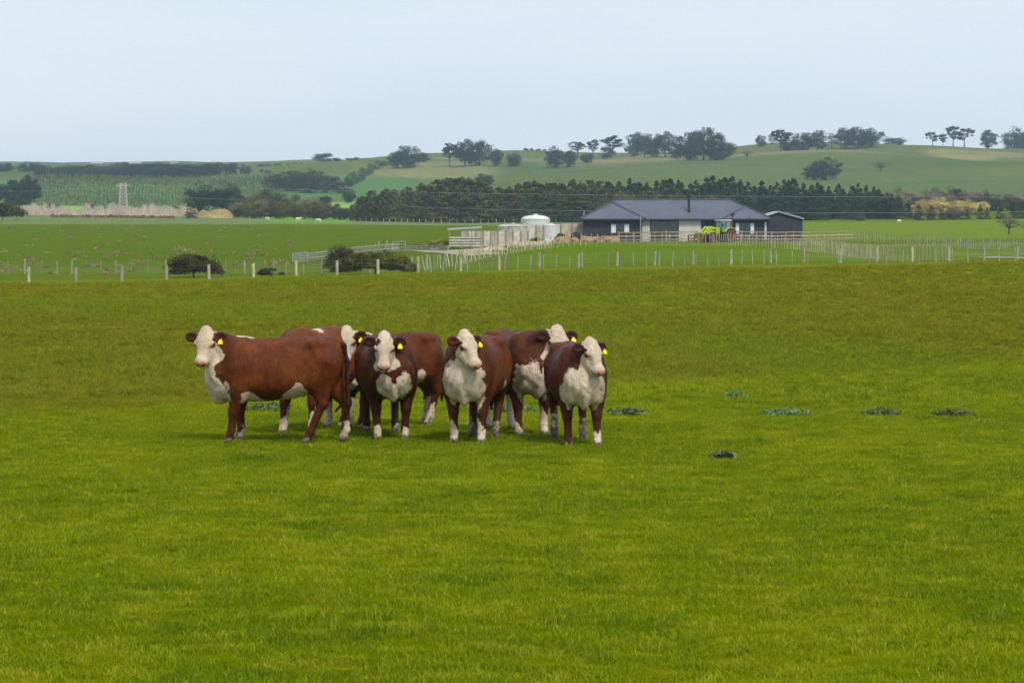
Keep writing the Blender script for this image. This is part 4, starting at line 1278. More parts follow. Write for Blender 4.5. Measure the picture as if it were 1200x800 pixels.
def panelwall(name, label, cat, pts, hs2, mat, mat2, n, Y, post=.16):
    root = empty(name, Vector((gxy((pts[0][0] + pts[-1][0]) / 2, Y), Y, float(hgt(gxy((pts[0][0] + pts[-1][0]) / 2, Y), Y)))), 0, label, cat)
    off = root.location
    (pa, ta, ba), (pb, tb, bb) = pts[0], pts[-1]
    for k in range(n):
        p0, p1 = pa + (pb - pa) * k / n, pa + (pb - pa) * (k + 1) / n
        tt = ta + (tb - ta) * (k + .5) / n; bo = ba + (bb - ba) * (k + .5) / n
        xa, xb = gxy(p0, Y), gxy(p1, Y); zt, zb = float(pz(tt, Y)), float(pz(bo, Y)) - .3
        m_ = MB()
        m_.box(((xa + xb) / 2 - off.x, 0, (zt + zb) / 2 - off.z), (xb - xa - post, .10, zt - zb))
        for j in range(1, 4):
            zz = zb + (zt - zb) * j / 4 - off.z; m_.box(((xa + xb) / 2 - off.x, -.052, zz), (xb - xa - post, .012, .03))
        m_.build('panel', mat if k % 2 == 0 else mat2, root)
        m_ = MB(); m_.box((xb - off.x, -.03, (zt + zb) / 2 - off.z + .04), (post, .2, zt - zb + .1)); m_.build('post', M_RUSTP, root)
    return root
M_RUSTP = mat_plain('panel_post', (0.27, 0.21, 0.15), 0.9, 0.2)
panelwall('panel_wall', 'long tan concrete panel wall with brown posts below the water tanks', 'wall', [(540, 270.8, 288), (619, 270.5, 286.5)], 0, M_CONC, M_CONCW, 9, 322, .11)
panelwall('panel_wall', 'timber panel screen between the small white tank and the house', 'wall', [(657, 262, 281), (683.5, 262, 281)], 0, M_CONC, M_CONC, 2, 336)
panelwall('panel_wall', 'short tan panel wall below the large white tank', 'wall', [(619.5, 264, 283), (637, 264, 282)], 0, M_CONCW, M_CONC, 2, 326, .11)
# open-fronted pen at the left end
pen = empty('stock_pen', gat(546, 316), 0, 'open metal framed stock pen at the left end of the concrete panel wall', 'pen'); off = pen.location
Yp = 318.0
m_ = MB()
a0, a1 = gxy(527, Yp) - off.x, gxy(565, Yp) - off.x
zb = 0
for px_, tp in ((527.3, 270.5), (541, 269.5), (553, 269), (564, 268.5)):
    m_.box((gxy(px_, Yp) - off.x, 0, (float(pz(tp, Yp)) - off.z) / 2), (.12, .12, float(pz(tp, Yp)) - off.z))
m_.build('frame', M_GALV, pen)
m_ = MB(); zl, zr = float(pz(270, Yp)) - off.z, float(pz(267.8, Yp)) - off.z
m_.add([(a0 - .2, -.3, zl), (a1, -.3, zr), (a1, 3.2, zr + .1), (a0 - .2, 3.2, zl + .1), (a0 - .2, -.3, zl + .14), (a1, -.3, zr + .14), (a1, 3.2, zr + .24), (a0 - .2, 3.2, zl + .24)],
       [(0, 3, 2, 1), (4, 5, 6, 7), (0, 1, 5, 4), (1, 2, 6, 5), (2, 3, 7, 6), (3, 0, 4, 7)]); m_.build('roof', M_GALV, pen)
m_ = MB()
for k in range(4): m_.box(((a0 + a1) / 2, .02 + .01 * (k % 2), .3 + k * .3), (a1 - a0 - .1, .05, .16))
m_.build('rail', M_CONCW, pen)
m_ = MB(); m_.box(((a0 + a1) / 2 + .6, .22, .62), (a1 - a0 - 1.4, .08, 1.3)); m_.build('sheet', M_CONC, pen)
m_ = MB(); m_.box(((a0 + a1) / 2 - 1.1, .8, 1.15), (1.2, .08, .10)); m_.build('orange_bar', mat_plain('orange_paint', (.6, .22, .08), .5), pen)
# reel
q = gat(675, 331); m_ = MB(); Mx = Matrix.Rotation(math.pi / 2, 3, 'X')
m_.lathe([(.62, -.12), (.62, -.08), (.2, -.07), (.2, .07), (.62, .08), (.62, .12)], (0, 0, .62), 24, Mx)
o = m_.build('cable_reel', M_DARK); o.location = q + Vector((0, 0, .0)); tag(o, 'round black reel standing against the timber panel screen', 'reel')

def rubble(label, pix, yr, mat, n, size, seed, cat='rocks'):
    r = random.Random(seed); a, b_ = gp(*pix[0], *yr), gp(*pix[1], *yr); m_ = MB(); o0 = (a + b_) / 2
    for k in range(n):
        t = r.random(); q_ = a.lerp(b_, t); q_.x += r.gauss(0, .3); q_.y += r.gauss(0, .9); s_ = size * r.uniform(.4, 1.3)
        q_.z = float(hgt(q_.x, q_.y)) + s_ * .2
        vv = []
        for zz, k2 in ((-.5, 1), (.15, 1.0), (.5, .55)):
            for j in range(6):
                an = j * math.pi / 3 + r.uniform(-.3, .3); rr_ = s_ * .6 * k2 * r.uniform(.7, 1.2)
                vv.append((q_.x - o0.x + rr_ * math.cos(an), q_.y - o0.y + rr_ * math.sin(an), q_.z - o0.z + zz * s_ * r.uniform(.7, 1.1)))
        m_.add(vv, [(j + 6 * l, (j + 1) % 6 + 6 * l, (j + 1) % 6 + 6 * (l + 1), j + 6 * (l + 1)) for l in (0, 1) for j in range(6)] + [tuple(range(12, 18)), tuple(range(5, -1, -1))])
    o = m_.build('rubble', mat); o.location = o0; tag(o, label, cat, kind='stuff'); return o
M_CLAY = mat_plain('clay', (0.30, 0.20, 0.10), 0.95, .35, 2.0)
M_STONE = mat_plain('pale_stone', (0.36, 0.31, 0.21), 0.9, .3, 2.0)
rubble('heap of orange clay and stones along the yard edge left of the house', ((655, 284.5), (722, 283.5)), (315, 345), M_CLAY, 240, .8, 71)
rubble('pale broken stones on the bank below the small white tank', ((602, 290), (642, 286.5)), (295, 332), M_STONE, 90, .6, 72)
rubble('tan earth showing on the bank below the concrete panel wall', ((545, 297), (590, 293)), (290, 320), M_STONE, 110, .5, 73)
rubble('low white stones edging the yard in front of the tanks', ((618, 283.5), (660, 283.5)), (326, 350), M_TANKW, 60, .5, 74)

def ribbon(name, pix, yr, wd, mat):
    P_ = resample([gp(a, b_, *yr) for a, b_ in pix], 1.0); v = []; f = []
    for i, q_ in enumerate(P_):
        d = (P_[min(i + 1, len(P_) - 1)] - P_[max(i - 1, 0)]).normalized(); n_ = Vector((-d.y, d.x, 0)).normalized()
        for k in range(5):
            t = q_ + n_ * wd * (k / 4 - .5); v.append((t.x, t.y, float(hgt(t.x, t.y)) + .05))
    for i in range(len(P_) - 1):
        for k in range(4): f.append((i * 5 + k, i * 5 + k + 1, i * 5 + k + 6, i * 5 + k + 5))
    m_ = MB(); m_.add(v, f); o = m_.build(name, mat, smooth=True); tag(o, kind='structure')
M_GRAV = mat_plain('gravel', (0.27, 0.235, 0.16), 0.95, .2, 1.0)
ribbon('path', [(488, 293), (520, 294.5), (545, 296.5), (572, 299)], (270, 330), 4.2, M_GRAV)
ribbon('path', [(1150, 301.5), (1180, 302.5), (1230, 303)], (235, 285), 3.0, M_GRAV)

# ------------------------------------------------------------------ bushes near the fence
def limb_mesh(tips, base_r, seed, name='trunk', stem=None):
    m_ = MB(); r = random.Random(seed)
    fork = Vector(stem) if stem is not None else Vector((0, 0, .25))
    m_.path([Vector((0, 0, -.02)), Vector((fork.x * .4, fork.y * .4, fork.z * .5)), fork], [base_r, base_r * .8, base_r * .62], 7)
    for t in tips:
        t = Vector(t); mid = fork.lerp(t, .5) + Vector((r.uniform(-.03, .03), r.uniform(-.03, .03), -.02))
        m_.path([fork, mid, t], [base_r * .5, base_r * .3, base_r * .1], 5)
    return m_.mesh(name, True)
M_BARK = mat_plain('bark', (0.10, 0.080, 0.062), 0.95, .3, 4)
M_BARKP = mat_plain('pale_bark', (0.28, 0.25, 0.22), 0.9, .3, 4)

def bush(label, px, py, yr, wpx, hpx, mat, seed, n=16000, leaf=.085, lobes=48, flat=.8, skirt=False, cat='bush'):
    q = gp(px, py, *yr); s_ = q.y / FPX; W, Hh = wpx * s_, hpx * s_
    r = np.random.RandomState(seed)
    cx = r.uniform(-1, 1, lobes); env = np.sqrt(np.clip(1 - cx ** 2 * .9, .05, 1))
    cz = r.uniform(.25, .85, lobes) * env; cyy = r.uniform(-.8, .8, lobes) * env
    Cn = np.stack([cx * W * .42, cyy * W * .30, cz * Hh * .85], 1)
    rad = r.uniform(.14, .34, lobes) * Hh
    k = r.randint(0, lobes, n); d = r.normal(size=(n, 3)); d /= np.linalg.norm(d, axis=1)[:, None]
    d[:, 2] = np.where(d[:, 2] < -.3, -d[:, 2] * .6, d[:, 2])
    P_ = Cn[k] + d * rad[k][:, None] * (r.uniform(0.6, 1.12, n)[:, None]) * np.array([1.15, 1.1, .8])
    P_[:, 2] = np.maximum(P_[:, 2], r.uniform(0, .12, n) * Hh)
    N_ = d + (P_ - np.array([0, 0, Hh * .2])) / Hh * .7 + np.array([0, 0, .35]) + r.normal(size=(n, 3)) * .25; N_ /= np.linalg.norm(N_, axis=1)[:, None]
    Vb, Fb = leaf_cloud(P_, leaf, seed + 1, .0, nrm=N_)
    root = empty('bush', q, 0, label, cat)
    link('foliage', np_mesh('foliage', Vb, Fb, False, N_), mat, root)
    link('stem', limb_mesh([tuple(c) for c in Cn[:10]], .09, seed, 'stem', (0, 0, Hh * .2)), M_BARK, root)
    return root
M_GORSE = mat_leaf('gorse_leaf', (0.075, 0.090, 0.010), (0.24, 0.23, 0.010), scale=.9, var=.4)
M_GORSED = mat_leaf('gorse_dark_leaf', (0.070, 0.072, 0.016), (0.14, 0.12, 0.018), scale=.9, var=.4)
bush('rounded dark brown green bush behind the left part of the near fence', 227, 325, (205, 240), 64, 32, M_GORSED, 81)
bush('wide yellowish gorse bush behind the fence left of the knoll', 440, 321, (208, 255), 98, 31, M_GORSE, 82, n=26000, lobes=80)
bush('tall dark bush at the left end of the gorse thicket', 399, 319, (208, 262), 32, 36, M_GORSED, 83, n=9000)
bush('small low dark bush between the rounded bush and the metal gate', 318, 324, (205, 240), 32, 12, M_GORSED, 84, n=6000, lobes=14)
bush('dark rounded bush at the left edge on top of the far field', 3, 258.5, (560, 700), 56, 25, M_GORSED, 85, n=9000, leaf=.25)
M_YSH = mat_leaf('yellow_shrub_leaf', (0.26, 0.25, 0.03), scale=1, var=.3)
bush('pale yellow green shrub left of the stock pen', 515, 292, (320, 370), 32, 13, M_YSH, 86, n=5000, leaf=.12)
bush('yellow green shrub beside the path', 492, 292, (320, 370), 14, 8, M_YSH, 87, n=2500, leaf=.12)
M_BG = mat_leaf('bright_leaf', (0.05, 0.13, 0.02), scale=1.5, var=.3)
bush('bright green bush in front of the large white tank', 628, 285.5, (305, 325), 15, 9, M_BG, 88, n=4000, leaf=.11)
bush('dark green shrub in front of the timber screen', 657, 284, (322, 350), 11, 12, M_GORSED, 89, n=3000, leaf=.11)

# dry tussocks on the left field
r = np.random.RandomState(91); VV, FF = [], []; base_i = 0
for k in range(170):
    px = r.uniform(-20, 350); Y = r.uniform(236, 330) if k % 3 else r.uniform(330, 520)
    q = gat(px, Y); s_ = r.uniform(.12, .38); n = 34
    P_ = np.stack([r.normal(size=n) * s_ * .7, r.normal(size=n) * s_ * .6, np.abs(r.normal(size=n)) * s_ * .35], 1) + np.array(q)
    a, f_ = leaf_cloud(P_, .14, 900 + k, .2, 2.2); VV.append(a); FF.append(f_ + base_i); base_i += len(a)
o = link('dry_tussock', np_mesh('dry_tussock', np.concatenate(VV), np.concatenate(FF), False), mat_leaf('dry_grass', (0.36, 0.30, 0.13), scale=.5, var=.3))
tag(o, 'tan dry tussocks scattered over the left field behind the fences', 'grass', kind='stuff')

# ------------------------------------------------------------------ trees (unit height meshes, shared)
def crown_conifer(seed, rad=.22, n=2600, low=.04, pw=.85):
    r = np.random.RandomState(seed); m = 110
    t = low + (1 - low) * r.uniform(0, 1, m) ** 1.15; a = r.uniform(0, 2 * np.pi, m)
    ln = rad * (1 - t) ** pw * r.uniform(.65, 1.15, m) + .004
    k = r.randint(0, m, n); s_ = r.uniform(.25, 1.0, n) ** .7
    P_ = np.stack([np.cos(a[k]) * ln[k] * s_, np.sin(a[k]) * ln[k] * s_, t[k] - s_ * ln[k] * .12 + r.normal(size=n) * .012], 1)
    P_[:, :2] += r.normal(size=(n, 2)) * rad * .16 * (1 - t[k])[:, None]
    top = np.stack([r.normal(size=26) * .006, r.normal(size=26) * .006, r.uniform(.86, 1.0, 26)], 1)
    N_ = np.stack([np.cos(a[k]), np.sin(a[k]), np.full(n, .55)], 1) * .8 + r.normal(size=(n, 3)) * .3
    tipd = np.stack([np.cos(a[k]) * ln[k] * .8, np.sin(a[k]) * ln[k] * .8, t[k] - .03], 1)
    N_ += (P_ - tipd) / (rad * .25)
    N_ = np.concatenate([N_, np.tile([0, 0, 1.0], (len(top), 1)) + r.normal(size=(len(top), 3)) * .5]); N_ /= np.linalg.norm(N_, axis=1)[:, None]
    V_, F_ = leaf_cloud(np.concatenate([P_, top]), .026, seed + 7, nrm=N_)
    return np_mesh('crown', V_, F_, False, N_)
def crown_broad(seed, rad=.5, zc=.66, hz=.32, lobes=26, n=3600, lobe=.12, leaf=.030, flat=.7):
    r = np.random.RandomState(seed)
    d = r.normal(size=(lobes, 3)); d /= np.linalg.norm(d, axis=1)[:, None]
    q = r.uniform(.25, 1, lobes) ** .6
    Cn = d * q[:, None] * np.array([rad * .85, rad * .85, hz * .85]) + np.array([0, 0, zc])
    lr = lobe * r.uniform(.6, 1.3, lobes)
    k = r.randint(0, lobes, n); e = r.normal(size=(n, 3)); e /= np.linalg.norm(e, axis=1)[:, None]
    P_ = Cn[k] + e * (lr[k] * r.uniform(.45, 1.1, n))[:, None] * np.array([1.15, 1.15, flat])
    P_[:, 2] = np.abs(P_[:, 2])
    N_ = e + (P_ - np.array([0, 0, zc - .1])) / max(rad, hz) * .8 + np.array([0, 0, .3]) + r.normal(size=(n, 3)) * .25; N_ /= np.linalg.norm(N_, axis=1)[:, None]
    V_, F_ = leaf_cloud(P_, leaf, seed + 7, nrm=N_)
    return np_mesh('crown', V_, F_, False, N_), [tuple(c) for c in Cn[:12]]
TREES = {}
def reg(kind, seeds, fn):
    TREES[kind] = [fn(s) for s in seeds]
def trunk_straight(r0, h):
    m_ = MB(); m_.path([(0, 0, -.03), (0.004, 0, h * .5), (0, 0.003, h)], [r0, r0 * .65, r0 * .2], 7); return m_.mesh('trunk', True)
reg('cypress', range(5), lambda s: (crown_conifer(100 + s, .27 + .03 * (s % 3), 3000, .01, .48), trunk_straight(.022, .9)))
reg('pine', range(5), lambda s: (crown_conifer(120 + s, .22, 2600, .02, .62), trunk_straight(.02, .93)))
def br(seed, **k):
    c, tips = crown_broad(seed, **k); return (c, limb_mesh(tips, k.get('tr', .03) if False else .032, seed, 'trunk', (0, 0, .30)))
reg('macro', range(6), lambda s: br(140 + s, rad=.50, zc=.47, hz=.53, lobes=60, n=6000, lobe=.110, leaf=.026, flat=.9))
reg('umbrella', range(4), lambda s: br(160 + s, rad=.46, zc=.64, hz=.35, lobes=26, n=2900, lobe=.10, leaf=.030, flat=.5))
reg('dense', range(5), lambda s: br(180 + s, rad=.54, zc=.43, hz=.53, lobes=56, n=5600, lobe=.145, leaf=.028, flat=.8))
reg('wispy', range(4), lambda s: br(200 + s, rad=.44, zc=.60, hz=.36, lobes=36, n=1700, lobe=.10, leaf=.022, flat=.7))

M_CYP = mat_leaf('cypress_leaf', (0.082, 0.115, 0.026), (0.20, 0.125, 0.03), scale=.13, var=.4)
M_PINE = mat_leaf('pine_leaf', (0.036, 0.068, 0.028), scale=.12, var=.35)
M_DARKT = mat_leaf('macrocarpa_leaf', (0.022, 0.042, 0.020), scale=.07, var=.4)
M_DARKB = mat_leaf('macrocarpa_brown_leaf', (0.060, 0.055, 0.030), scale=.07, var=.4)
M_OLIVE = mat_leaf('olive_leaf', (0.125, 0.130, 0.045), (0.19, 0.13, 0.045), scale=.1, var=.4)
M_AUTUMN = mat_leaf('autumn_leaf', (0.150, 0.130, 0.020), (0.20, 0.09, 0.02), scale=.12, var=.35)
M_POPLAR = mat_leaf('poplar_leaf', (0.120, 0.190, 0.055), scale=.1, var=.3)
M_MAUVE = mat_leaf('gum_leaf', (0.27, 0.225, 0.165), (0.29, 0.24, 0.08), scale=.1, var=.35)
M_YELLOW = mat_leaf('willow_yellow_leaf', (0.60, 0.47, 0.15), scale=.15, var=.3)
M_BARE = mat_leaf('bare_twig', (0.20, 0.17, 0.13), scale=.2, var=.3)

trng = random.Random(77)
def tree(kind, label, base, h, wfac=1.0, mat=M_DARKT, group=None, bark=M_BARK, name='tree', cat='tree'):
    crown, trunk = trng.choice(TREES[kind])
    key = crown.name + mat.name
    if not hasattr(tree, 'c'): tree.c = {}
    if key not in tree.c:
        c2 = crown.copy(); c2.name = 'crown'; c2.materials.clear(); c2.materials.append(mat); tree.c[key] = c2
    if (trunk.name, bark.name) not in tree.c:
        t2 = trunk.copy(); t2.name = 'trunk'; t2.materials.clear(); t2.materials.append(bark); tree.c[(trunk.name, bark.name)] = t2
    root = empty(name, base, trng.uniform(0, 6.28), label, cat, group)
    root.scale = (h * wfac, h * wfac, h)
    link('crown', tree.c[key], None, root); link('trunk', tree.c[(trunk.name, bark.name)], None, root)
    return root

def tree_px(kind, label, px, pyb, pyt, wpx, yr, mat, group=None, unit_w=.9, **k):
    """one tree standing where the ground is seen at (px, pyb), its top at row pyt, crown wpx wide"""
    q = gp(px, pyb, *yr); h = (pyb - pyt) * q.y / FPX; wm = wpx * q.y / FPX
    _, qy = proj(q.x, q.y, q.z); h = (qy - pyt) * q.y / FPX
    return tree(kind, label, q, max(h, 1), wm / (h * unit_w), mat, group, **k)

def belt(kind, label, group, tops, y0, y1, rows, n, mat, wf=(.9, 1.2), name='tree', frac=(.82, 1.03), mats=None, bark=M_BARK, minh=4):
    """trees in a belt; tops = (px, row of the belt's outline)"""
    tx = [a for a, _ in tops]; ty = [b_ for _, b_ in tops]
    for i in range(n):
        for j in range(rows):
            px = tx[0] + (tx[-1] - tx[0]) * (i + trng.uniform(.1, .9)) / n
            Y = y0 + (y1 - y0) * (j + trng.uniform(0, .6)) / rows
            q = gat(px, Y); _, qy = proj(q.x, q.y, q.z)
            full = (qy - np.interp(px, tx, ty)) * Y / FPX
            h = full * trng.uniform(*frac) * (.80 if j == 0 and rows > 1 else 1)
            if h < minh: h = minh * trng.uniform(.7, 1)
            tree(kind, label, q, h, trng.uniform(*wf), mats[trng.randrange(len(mats))] if mats else mat, group, name=name, bark=bark)

# planted cypress belt in the middle distance
belt('cypress', 'olive and rust tinted conifer in the dense belt left of and behind the water tanks', 'conifers in the belt behind the water tanks',
     [(412, 240), (425, 230), (445, 220), (470, 222), (500, 214), (540, 207), (560, 210), (580, 222), (600, 214), (632, 212), (665, 210), (697, 213), (740, 222)], 706, 760, 3, 31, M_CYP, (1.5, 2.1), name='conifer_tree', frac=(.88, 1.03))
# rounded autumn trees over the house roof
for i, (px, t, wd) in enumerate(((712, 226, 30), (733, 219, 34), (752, 221, 30), (772, 220, 28), (792, 221, 30), (812, 227, 22), (832, 224, 30), (848, 229, 22))):
    tree_px('dense', ['olive round-topped tree above the left end of the house roof', 'largest yellow brown round-topped tree above the house roof', 'yellow brown tree, right of the largest one above the roof',
            'mustard crowned tree above the middle of the house roof', 'mustard crowned tree just left of the chimney flue', 'small bare-topped tree directly behind the chimney flue', 'orange tinted tree just right of the chimney flue',
            'low orange brown tree above the right part of the roof'][i], px, 258, t, wd, (600, 690), M_AUTUMN if i else M_OLIVE, 'autumn trees behind the house', unit_w=1.0, name='autumn_tree')
# dark pine belt
belt('pine', 'dark green pine in the belt behind the house and shed', 'pines in the belt behind the house',
     [(690, 214), (745, 209), (780, 206), (801, 211), (820, 210), (838, 207), (863, 207), (887, 213), (906, 214), (930, 211), (950, 216), (972, 214), (994, 218), (1018, 214), (1035, 222), (1058, 228), (1068, 238)],
     715, 770, 2, 46, M_PINE, (1.4, 2.0), name='pine_tree', frac=(.86, 1.04))
# left clumps
tree_px('dense', 'large dark spreading tree left of the olive clump, its left half', 236, 248, 211, 40, (720, 860), M_DARKT, 'dark trees by the reed bed', unit_w=1.0, name='dark_tree')
tree_px('dense', 'large dark spreading tree left of the olive clump, its right half', 266, 249, 210, 44, (720, 860), M_DARKT, 'dark trees by the reed bed', unit_w=1.0, name='dark_tree')
tree_px('cypress', 'small yellow green conifer at the foot of the dark spreading trees', 224, 256, 231, 14, (640, 705), M_POPLAR, unit_w=.42, name='conifer_tree')
belt('dense', 'olive brown bushy tree in the clump left of the conifer belt', 'olive trees left of the conifer belt',
     [(270, 240), (285, 222), (310, 219), (330, 222), (350, 226), (368, 224), (385, 236), (412, 240)], 712, 790, 2, 11, M_OLIVE, (.9, 1.2), mats=[M_OLIVE, M_OLIVE, M_OLIVE, M_MAUVE, M_DARKB], name='bushy_tree')
for i, (px, b_, t, wd) in enumerate(((322, 222, 203, 34), (342, 224, 198, 38), (362, 226, 195, 40), (382, 226, 202, 36), (396, 227, 210, 24))):
    tree_px('dense', ['leftmost and lowest tree of the dark brown mound on the slope', 'second tree from the left in the dark brown mound on the slope', 'tallest tree in the middle of the dark brown mound on the slope',
            'tree right of the tallest in the dark brown mound on the slope', 'rightmost small tree of the dark brown mound on the slope'][i], px, b_, t, wd, (1050, 1350), M_DARKB, 'trees of the dark mound on the left slope', unit_w=1.0, name='dark_tree')
for i in range(9):
    px = 410 + i * 4.6; b_ = 219 - i * 3.0; t = 203 - i * 2.3
    tree_px('cypress' if i % 2 else 'dense', 'pale green poplar in the slanting row on the slope', px, b_, max(t, 187), 9 + i % 3 * 2, (1150, 1700), M_POPLAR, 'poplars in the slanting row', unit_w=.6, name='poplar_tree')
tree_px('macro', 'dark tree at the foot of the slanting poplar row', 409, 238, 219, 18, (930, 1080), M_PINE, name='dark_tree')
tree_px('dense', 'low bluish bush between the dark mound and the olive clump', 381, 239, 228, 18, (930, 1080), M_DARKT, name='bush', cat='bush')
tree_px('macro', 'dark tree at the left edge rising behind the reed bed', 14, 246, 207, 42, (800, 1000), M_DARKT, unit_w=1, name='dark_tree')
tree_px('macro', 'dark tree with a thin pointed top near the left edge', 34, 244, 204, 36, (800, 1000), M_DARKT, unit_w=1, name='dark_tree')
tree_px('wispy', 'bare greyish tree behind the pointed dark tree at the left', 36, 225, 200, 24, (1150, 1500), M_BARE, name='bare_tree')
# far left shelterbelt
belt('dense', 'dark tree in the long shelterbelt along the left skyline', 'shelterbelt trees on the left skyline',
     [(50, 190), (70, 192), (95, 189), (120, 190.5), (150, 187.5), (180, 188.5), (210, 189), (245, 190)], 1470, 1530, 2, 26, M_DARKT, (1.2, 1.9), mats=[M_DARKT, M_PINE, M_DARKT, M_DARKB], name='shelterbelt_tree')
for i, (px, t, b_, wd) in enumerate(((6, 190, 201, 26), (33, 188.5, 201, 26), (46, 190, 200, 18), (253, 187, 205, 26), (271, 189, 204, 22), (288, 192, 204, 16))):
    tree_px('dense', ['dark round clump touching the left edge on the skyline', 'dark clump second from the left edge on the skyline', 'low dark tree left of the long shelterbelt', 'tall brownish tree at the right end of the shelterbelt',
            'brownish tree after the tall one at the shelterbelt end', 'last low brownish tree right of the shelterbelt'][i], px, b_, t, wd, (1450, 1800), M_DARKB if i > 2 else M_DARKT, unit_w=1.0, name='skyline_tree')
belt('dense', 'small shrub along the far left skyline', 'skyline shrubs left of the big round tree', [(300, 191), (330, 190.5), (358, 190)], 1780, 1850, 1, 9, M_DARKB, (1.2, 1.8), name='shrub', minh=2.2)
belt('dense', 'small dark bush on the left hill slope', 'bushes on the left hill slope', [(296, 197), (330, 198), (360, 200), (384, 201)], 1480, 1540, 1, 6, M_OLIVE, (1.2, 1.8), name='bush', minh=2.5)
belt('dense', 'dark hedge tree in the short row right of the mound', 'hedge trees right of the mound', [(382, 195), (400, 193), (422, 192)], 1630, 1660, 1, 6, M_DARKT, (1.3, 1.8), name='hedge_tree', minh=2.5)
tree_px('dense', 'big round dark tree alone on the skyline left of the hill', 379, 189.5, 177.5, 28, (1750, 1950), M_DARKT, unit_w=1.0, name='round_tree')

RG = [ # kind, px, base, top, width, label
 ('macro', 466, 197, 177, 22, 'left part of the dark tree clump where the ridge begins'),
 ('macro', 479, 197, 170, 30, 'tallest dark tree of the clump where the ridge begins'),
 ('umbrella', 498, 190, 179, 14, 'small tree just right of the clump where the ridge begins'),
 ('umbrella', 527, 195, 167, 20, 'flat-topped dark tree, left one of the tall ridge group above the tan bank'),
 ('macro', 545, 195, 163, 24, 'tallest dark tree of the ridge group above the tan bank'),
 ('macro', 562, 194, 164, 26, 'broad dark tree, right one of the tall ridge group above the tan bank'),
 ('umbrella', 581, 195, 174, 16, 'thin brownish tree right of the tall ridge group above the tan bank'),
 ('dense', 602, 195, 178, 16, 'small round tree right of the thin brownish one on the ridge'),
 ('dense', 568, 217, 203.5, 19, 'lone dark round bush low on the hillside above the conifer belt'),
 ('macro', 650, 197, 172, 22, 'dark tree at the left of the middle ridge row'),
 ('macro', 667, 196, 176, 18, 'smaller dark tree second in the middle ridge row'),
 ('dense', 688, 191, 179, 13, 'small round bush between trees of the middle ridge row'),
 ('umbrella', 677, 184, 165, 18, 'airy tree on the skyline above the middle ridge row'),
 ('umbrella', 695, 185, 163, 14, 'flat-topped skyline tree left of the open-crowned one'),
 ('umbrella', 716, 185, 158, 24, 'open-crowned tree alone left of the large ridge wood'),
 ('dense', 712, 186, 171, 16, 'bushy lower tree beneath the open-crowned ridge tree'),
 ('macro', 742, 184, 154, 22, 'left tree of the large ridge wood'),
 ('macro', 755, 184, 157, 24, 'second tree of the large ridge wood'),
 ('umbrella', 766, 184, 160, 18, 'thin pale-stemmed tree in the large ridge wood'),
 ('macro', 779, 184, 154, 28, 'broad dark tree left of the gap in the large ridge wood'),
 ('dense', 797, 186, 168, 18, 'low dark tree right of the gap in the large ridge wood'),
 ('macro', 808, 188, 153, 32, 'tall dark tree left of the highest in the ridge wood'),
 ('macro', 824, 188, 149, 34, 'highest dark tree of the large ridge wood'),
 ('macro', 838, 188, 155, 26, 'dark tree just right of the highest in the ridge wood'),
 ('dense', 847, 188, 164, 24, 'lower rounded tree closing the ridge wood on its right'),
 ('wispy', 875, 187, 175, 14, 'greyish shrub on the slope right of the ridge wood'),
 ('umbrella', 892, 172, 159, 13, 'small tree on the skyline at the left of the right ridge group'),
 ('wispy', 905, 177, 154, 16, 'bare pale tree in the right ridge group'),
 ('umbrella', 915, 178, 151, 22, 'flat-topped tree near the left of the right ridge group'),
 ('dense', 925, 178, 158, 20, 'bushy dark tree right of the flat-topped one on the right ridge'),
 ('macro', 940, 178, 155, 24, 'broad dark tree in the middle of the right ridge group'),
 ('macro', 957, 177, 153, 22, 'taller dark tree right of middle in the right ridge group'),
 ('wispy', 974, 174, 155, 18, 'bare-branched greyish tree beside the dense ridge wood'),
 ('macro', 990, 174, 150, 28, 'tall dark tree, left one of the dense wood on the right ridge'),
 ('macro', 1005, 174, 149, 34, 'highest crown of the dense wood on the right ridge'),
 ('macro', 1020, 173, 151, 30, 'right-hand crown of the dense wood on the right ridge'),
 ('umbrella', 1047, 172, 162, 26, 'low spreading tree right of the dense ridge wood'),
 ('macro', 953, 211, 194, 26, 'left part of the dark trees standing low on the right hillside'),
 ('macro', 967, 211, 185, 36, 'main dark tree standing low on the right hillside'),
 ('wispy', 1032, 201, 190, 22, 'small greyish thorn tree on the open right hillside'),
 ('umbrella', 1092, 172.5, 153, 13, 'left tree of the stalked skyline trees far right'),
 ('umbrella', 1104, 172.5, 156, 11, 'small stalked skyline tree second from the left of its group'),
 ('umbrella', 1116, 172.5, 145, 17, 'tallest stalked skyline tree of the far right group'),
 ('umbrella', 1129, 172.5, 148, 18, 'right tree of the stalked skyline trees far right'),
 ('macro', 1157, 173, 152, 21, 'round tree alone on the skyline near the right edge'),
 ('dense', 1187, 176, 148, 24, 'dark dense tree at the right edge of the skyline'),
 ('dense', 1204, 177, 151, 26, 'dark dense tree cut by the right edge of the photo'),
]
for kind, px, b_, t, wd, lab in RG:
    if kind == 'umbrella' and not any(w_ in lab for w_ in ('stalked', 'flat-topped', 'open-crowned', 'airy')): kind = 'macro'
    m_ = {'wispy': M_BARE}.get(kind, M_DARKT if trng.random() < .7 else M_PINE)
    if 'brownish' in lab or 'lower rounded' in lab: m_ = M_DARKB
    yr = (1450, 1930) if b_ < 200 else (1200, 1700)
    tree_px(kind, lab, px, b_, t - 1.5, wd * 1.12, yr, m_, 'trees on the ridge' if b_ < 200 else None, unit_w=.86 if kind != 'umbrella' else .76, name='ridge_tree', bark=M_BARKP if 'pale' in lab else M_BARK)
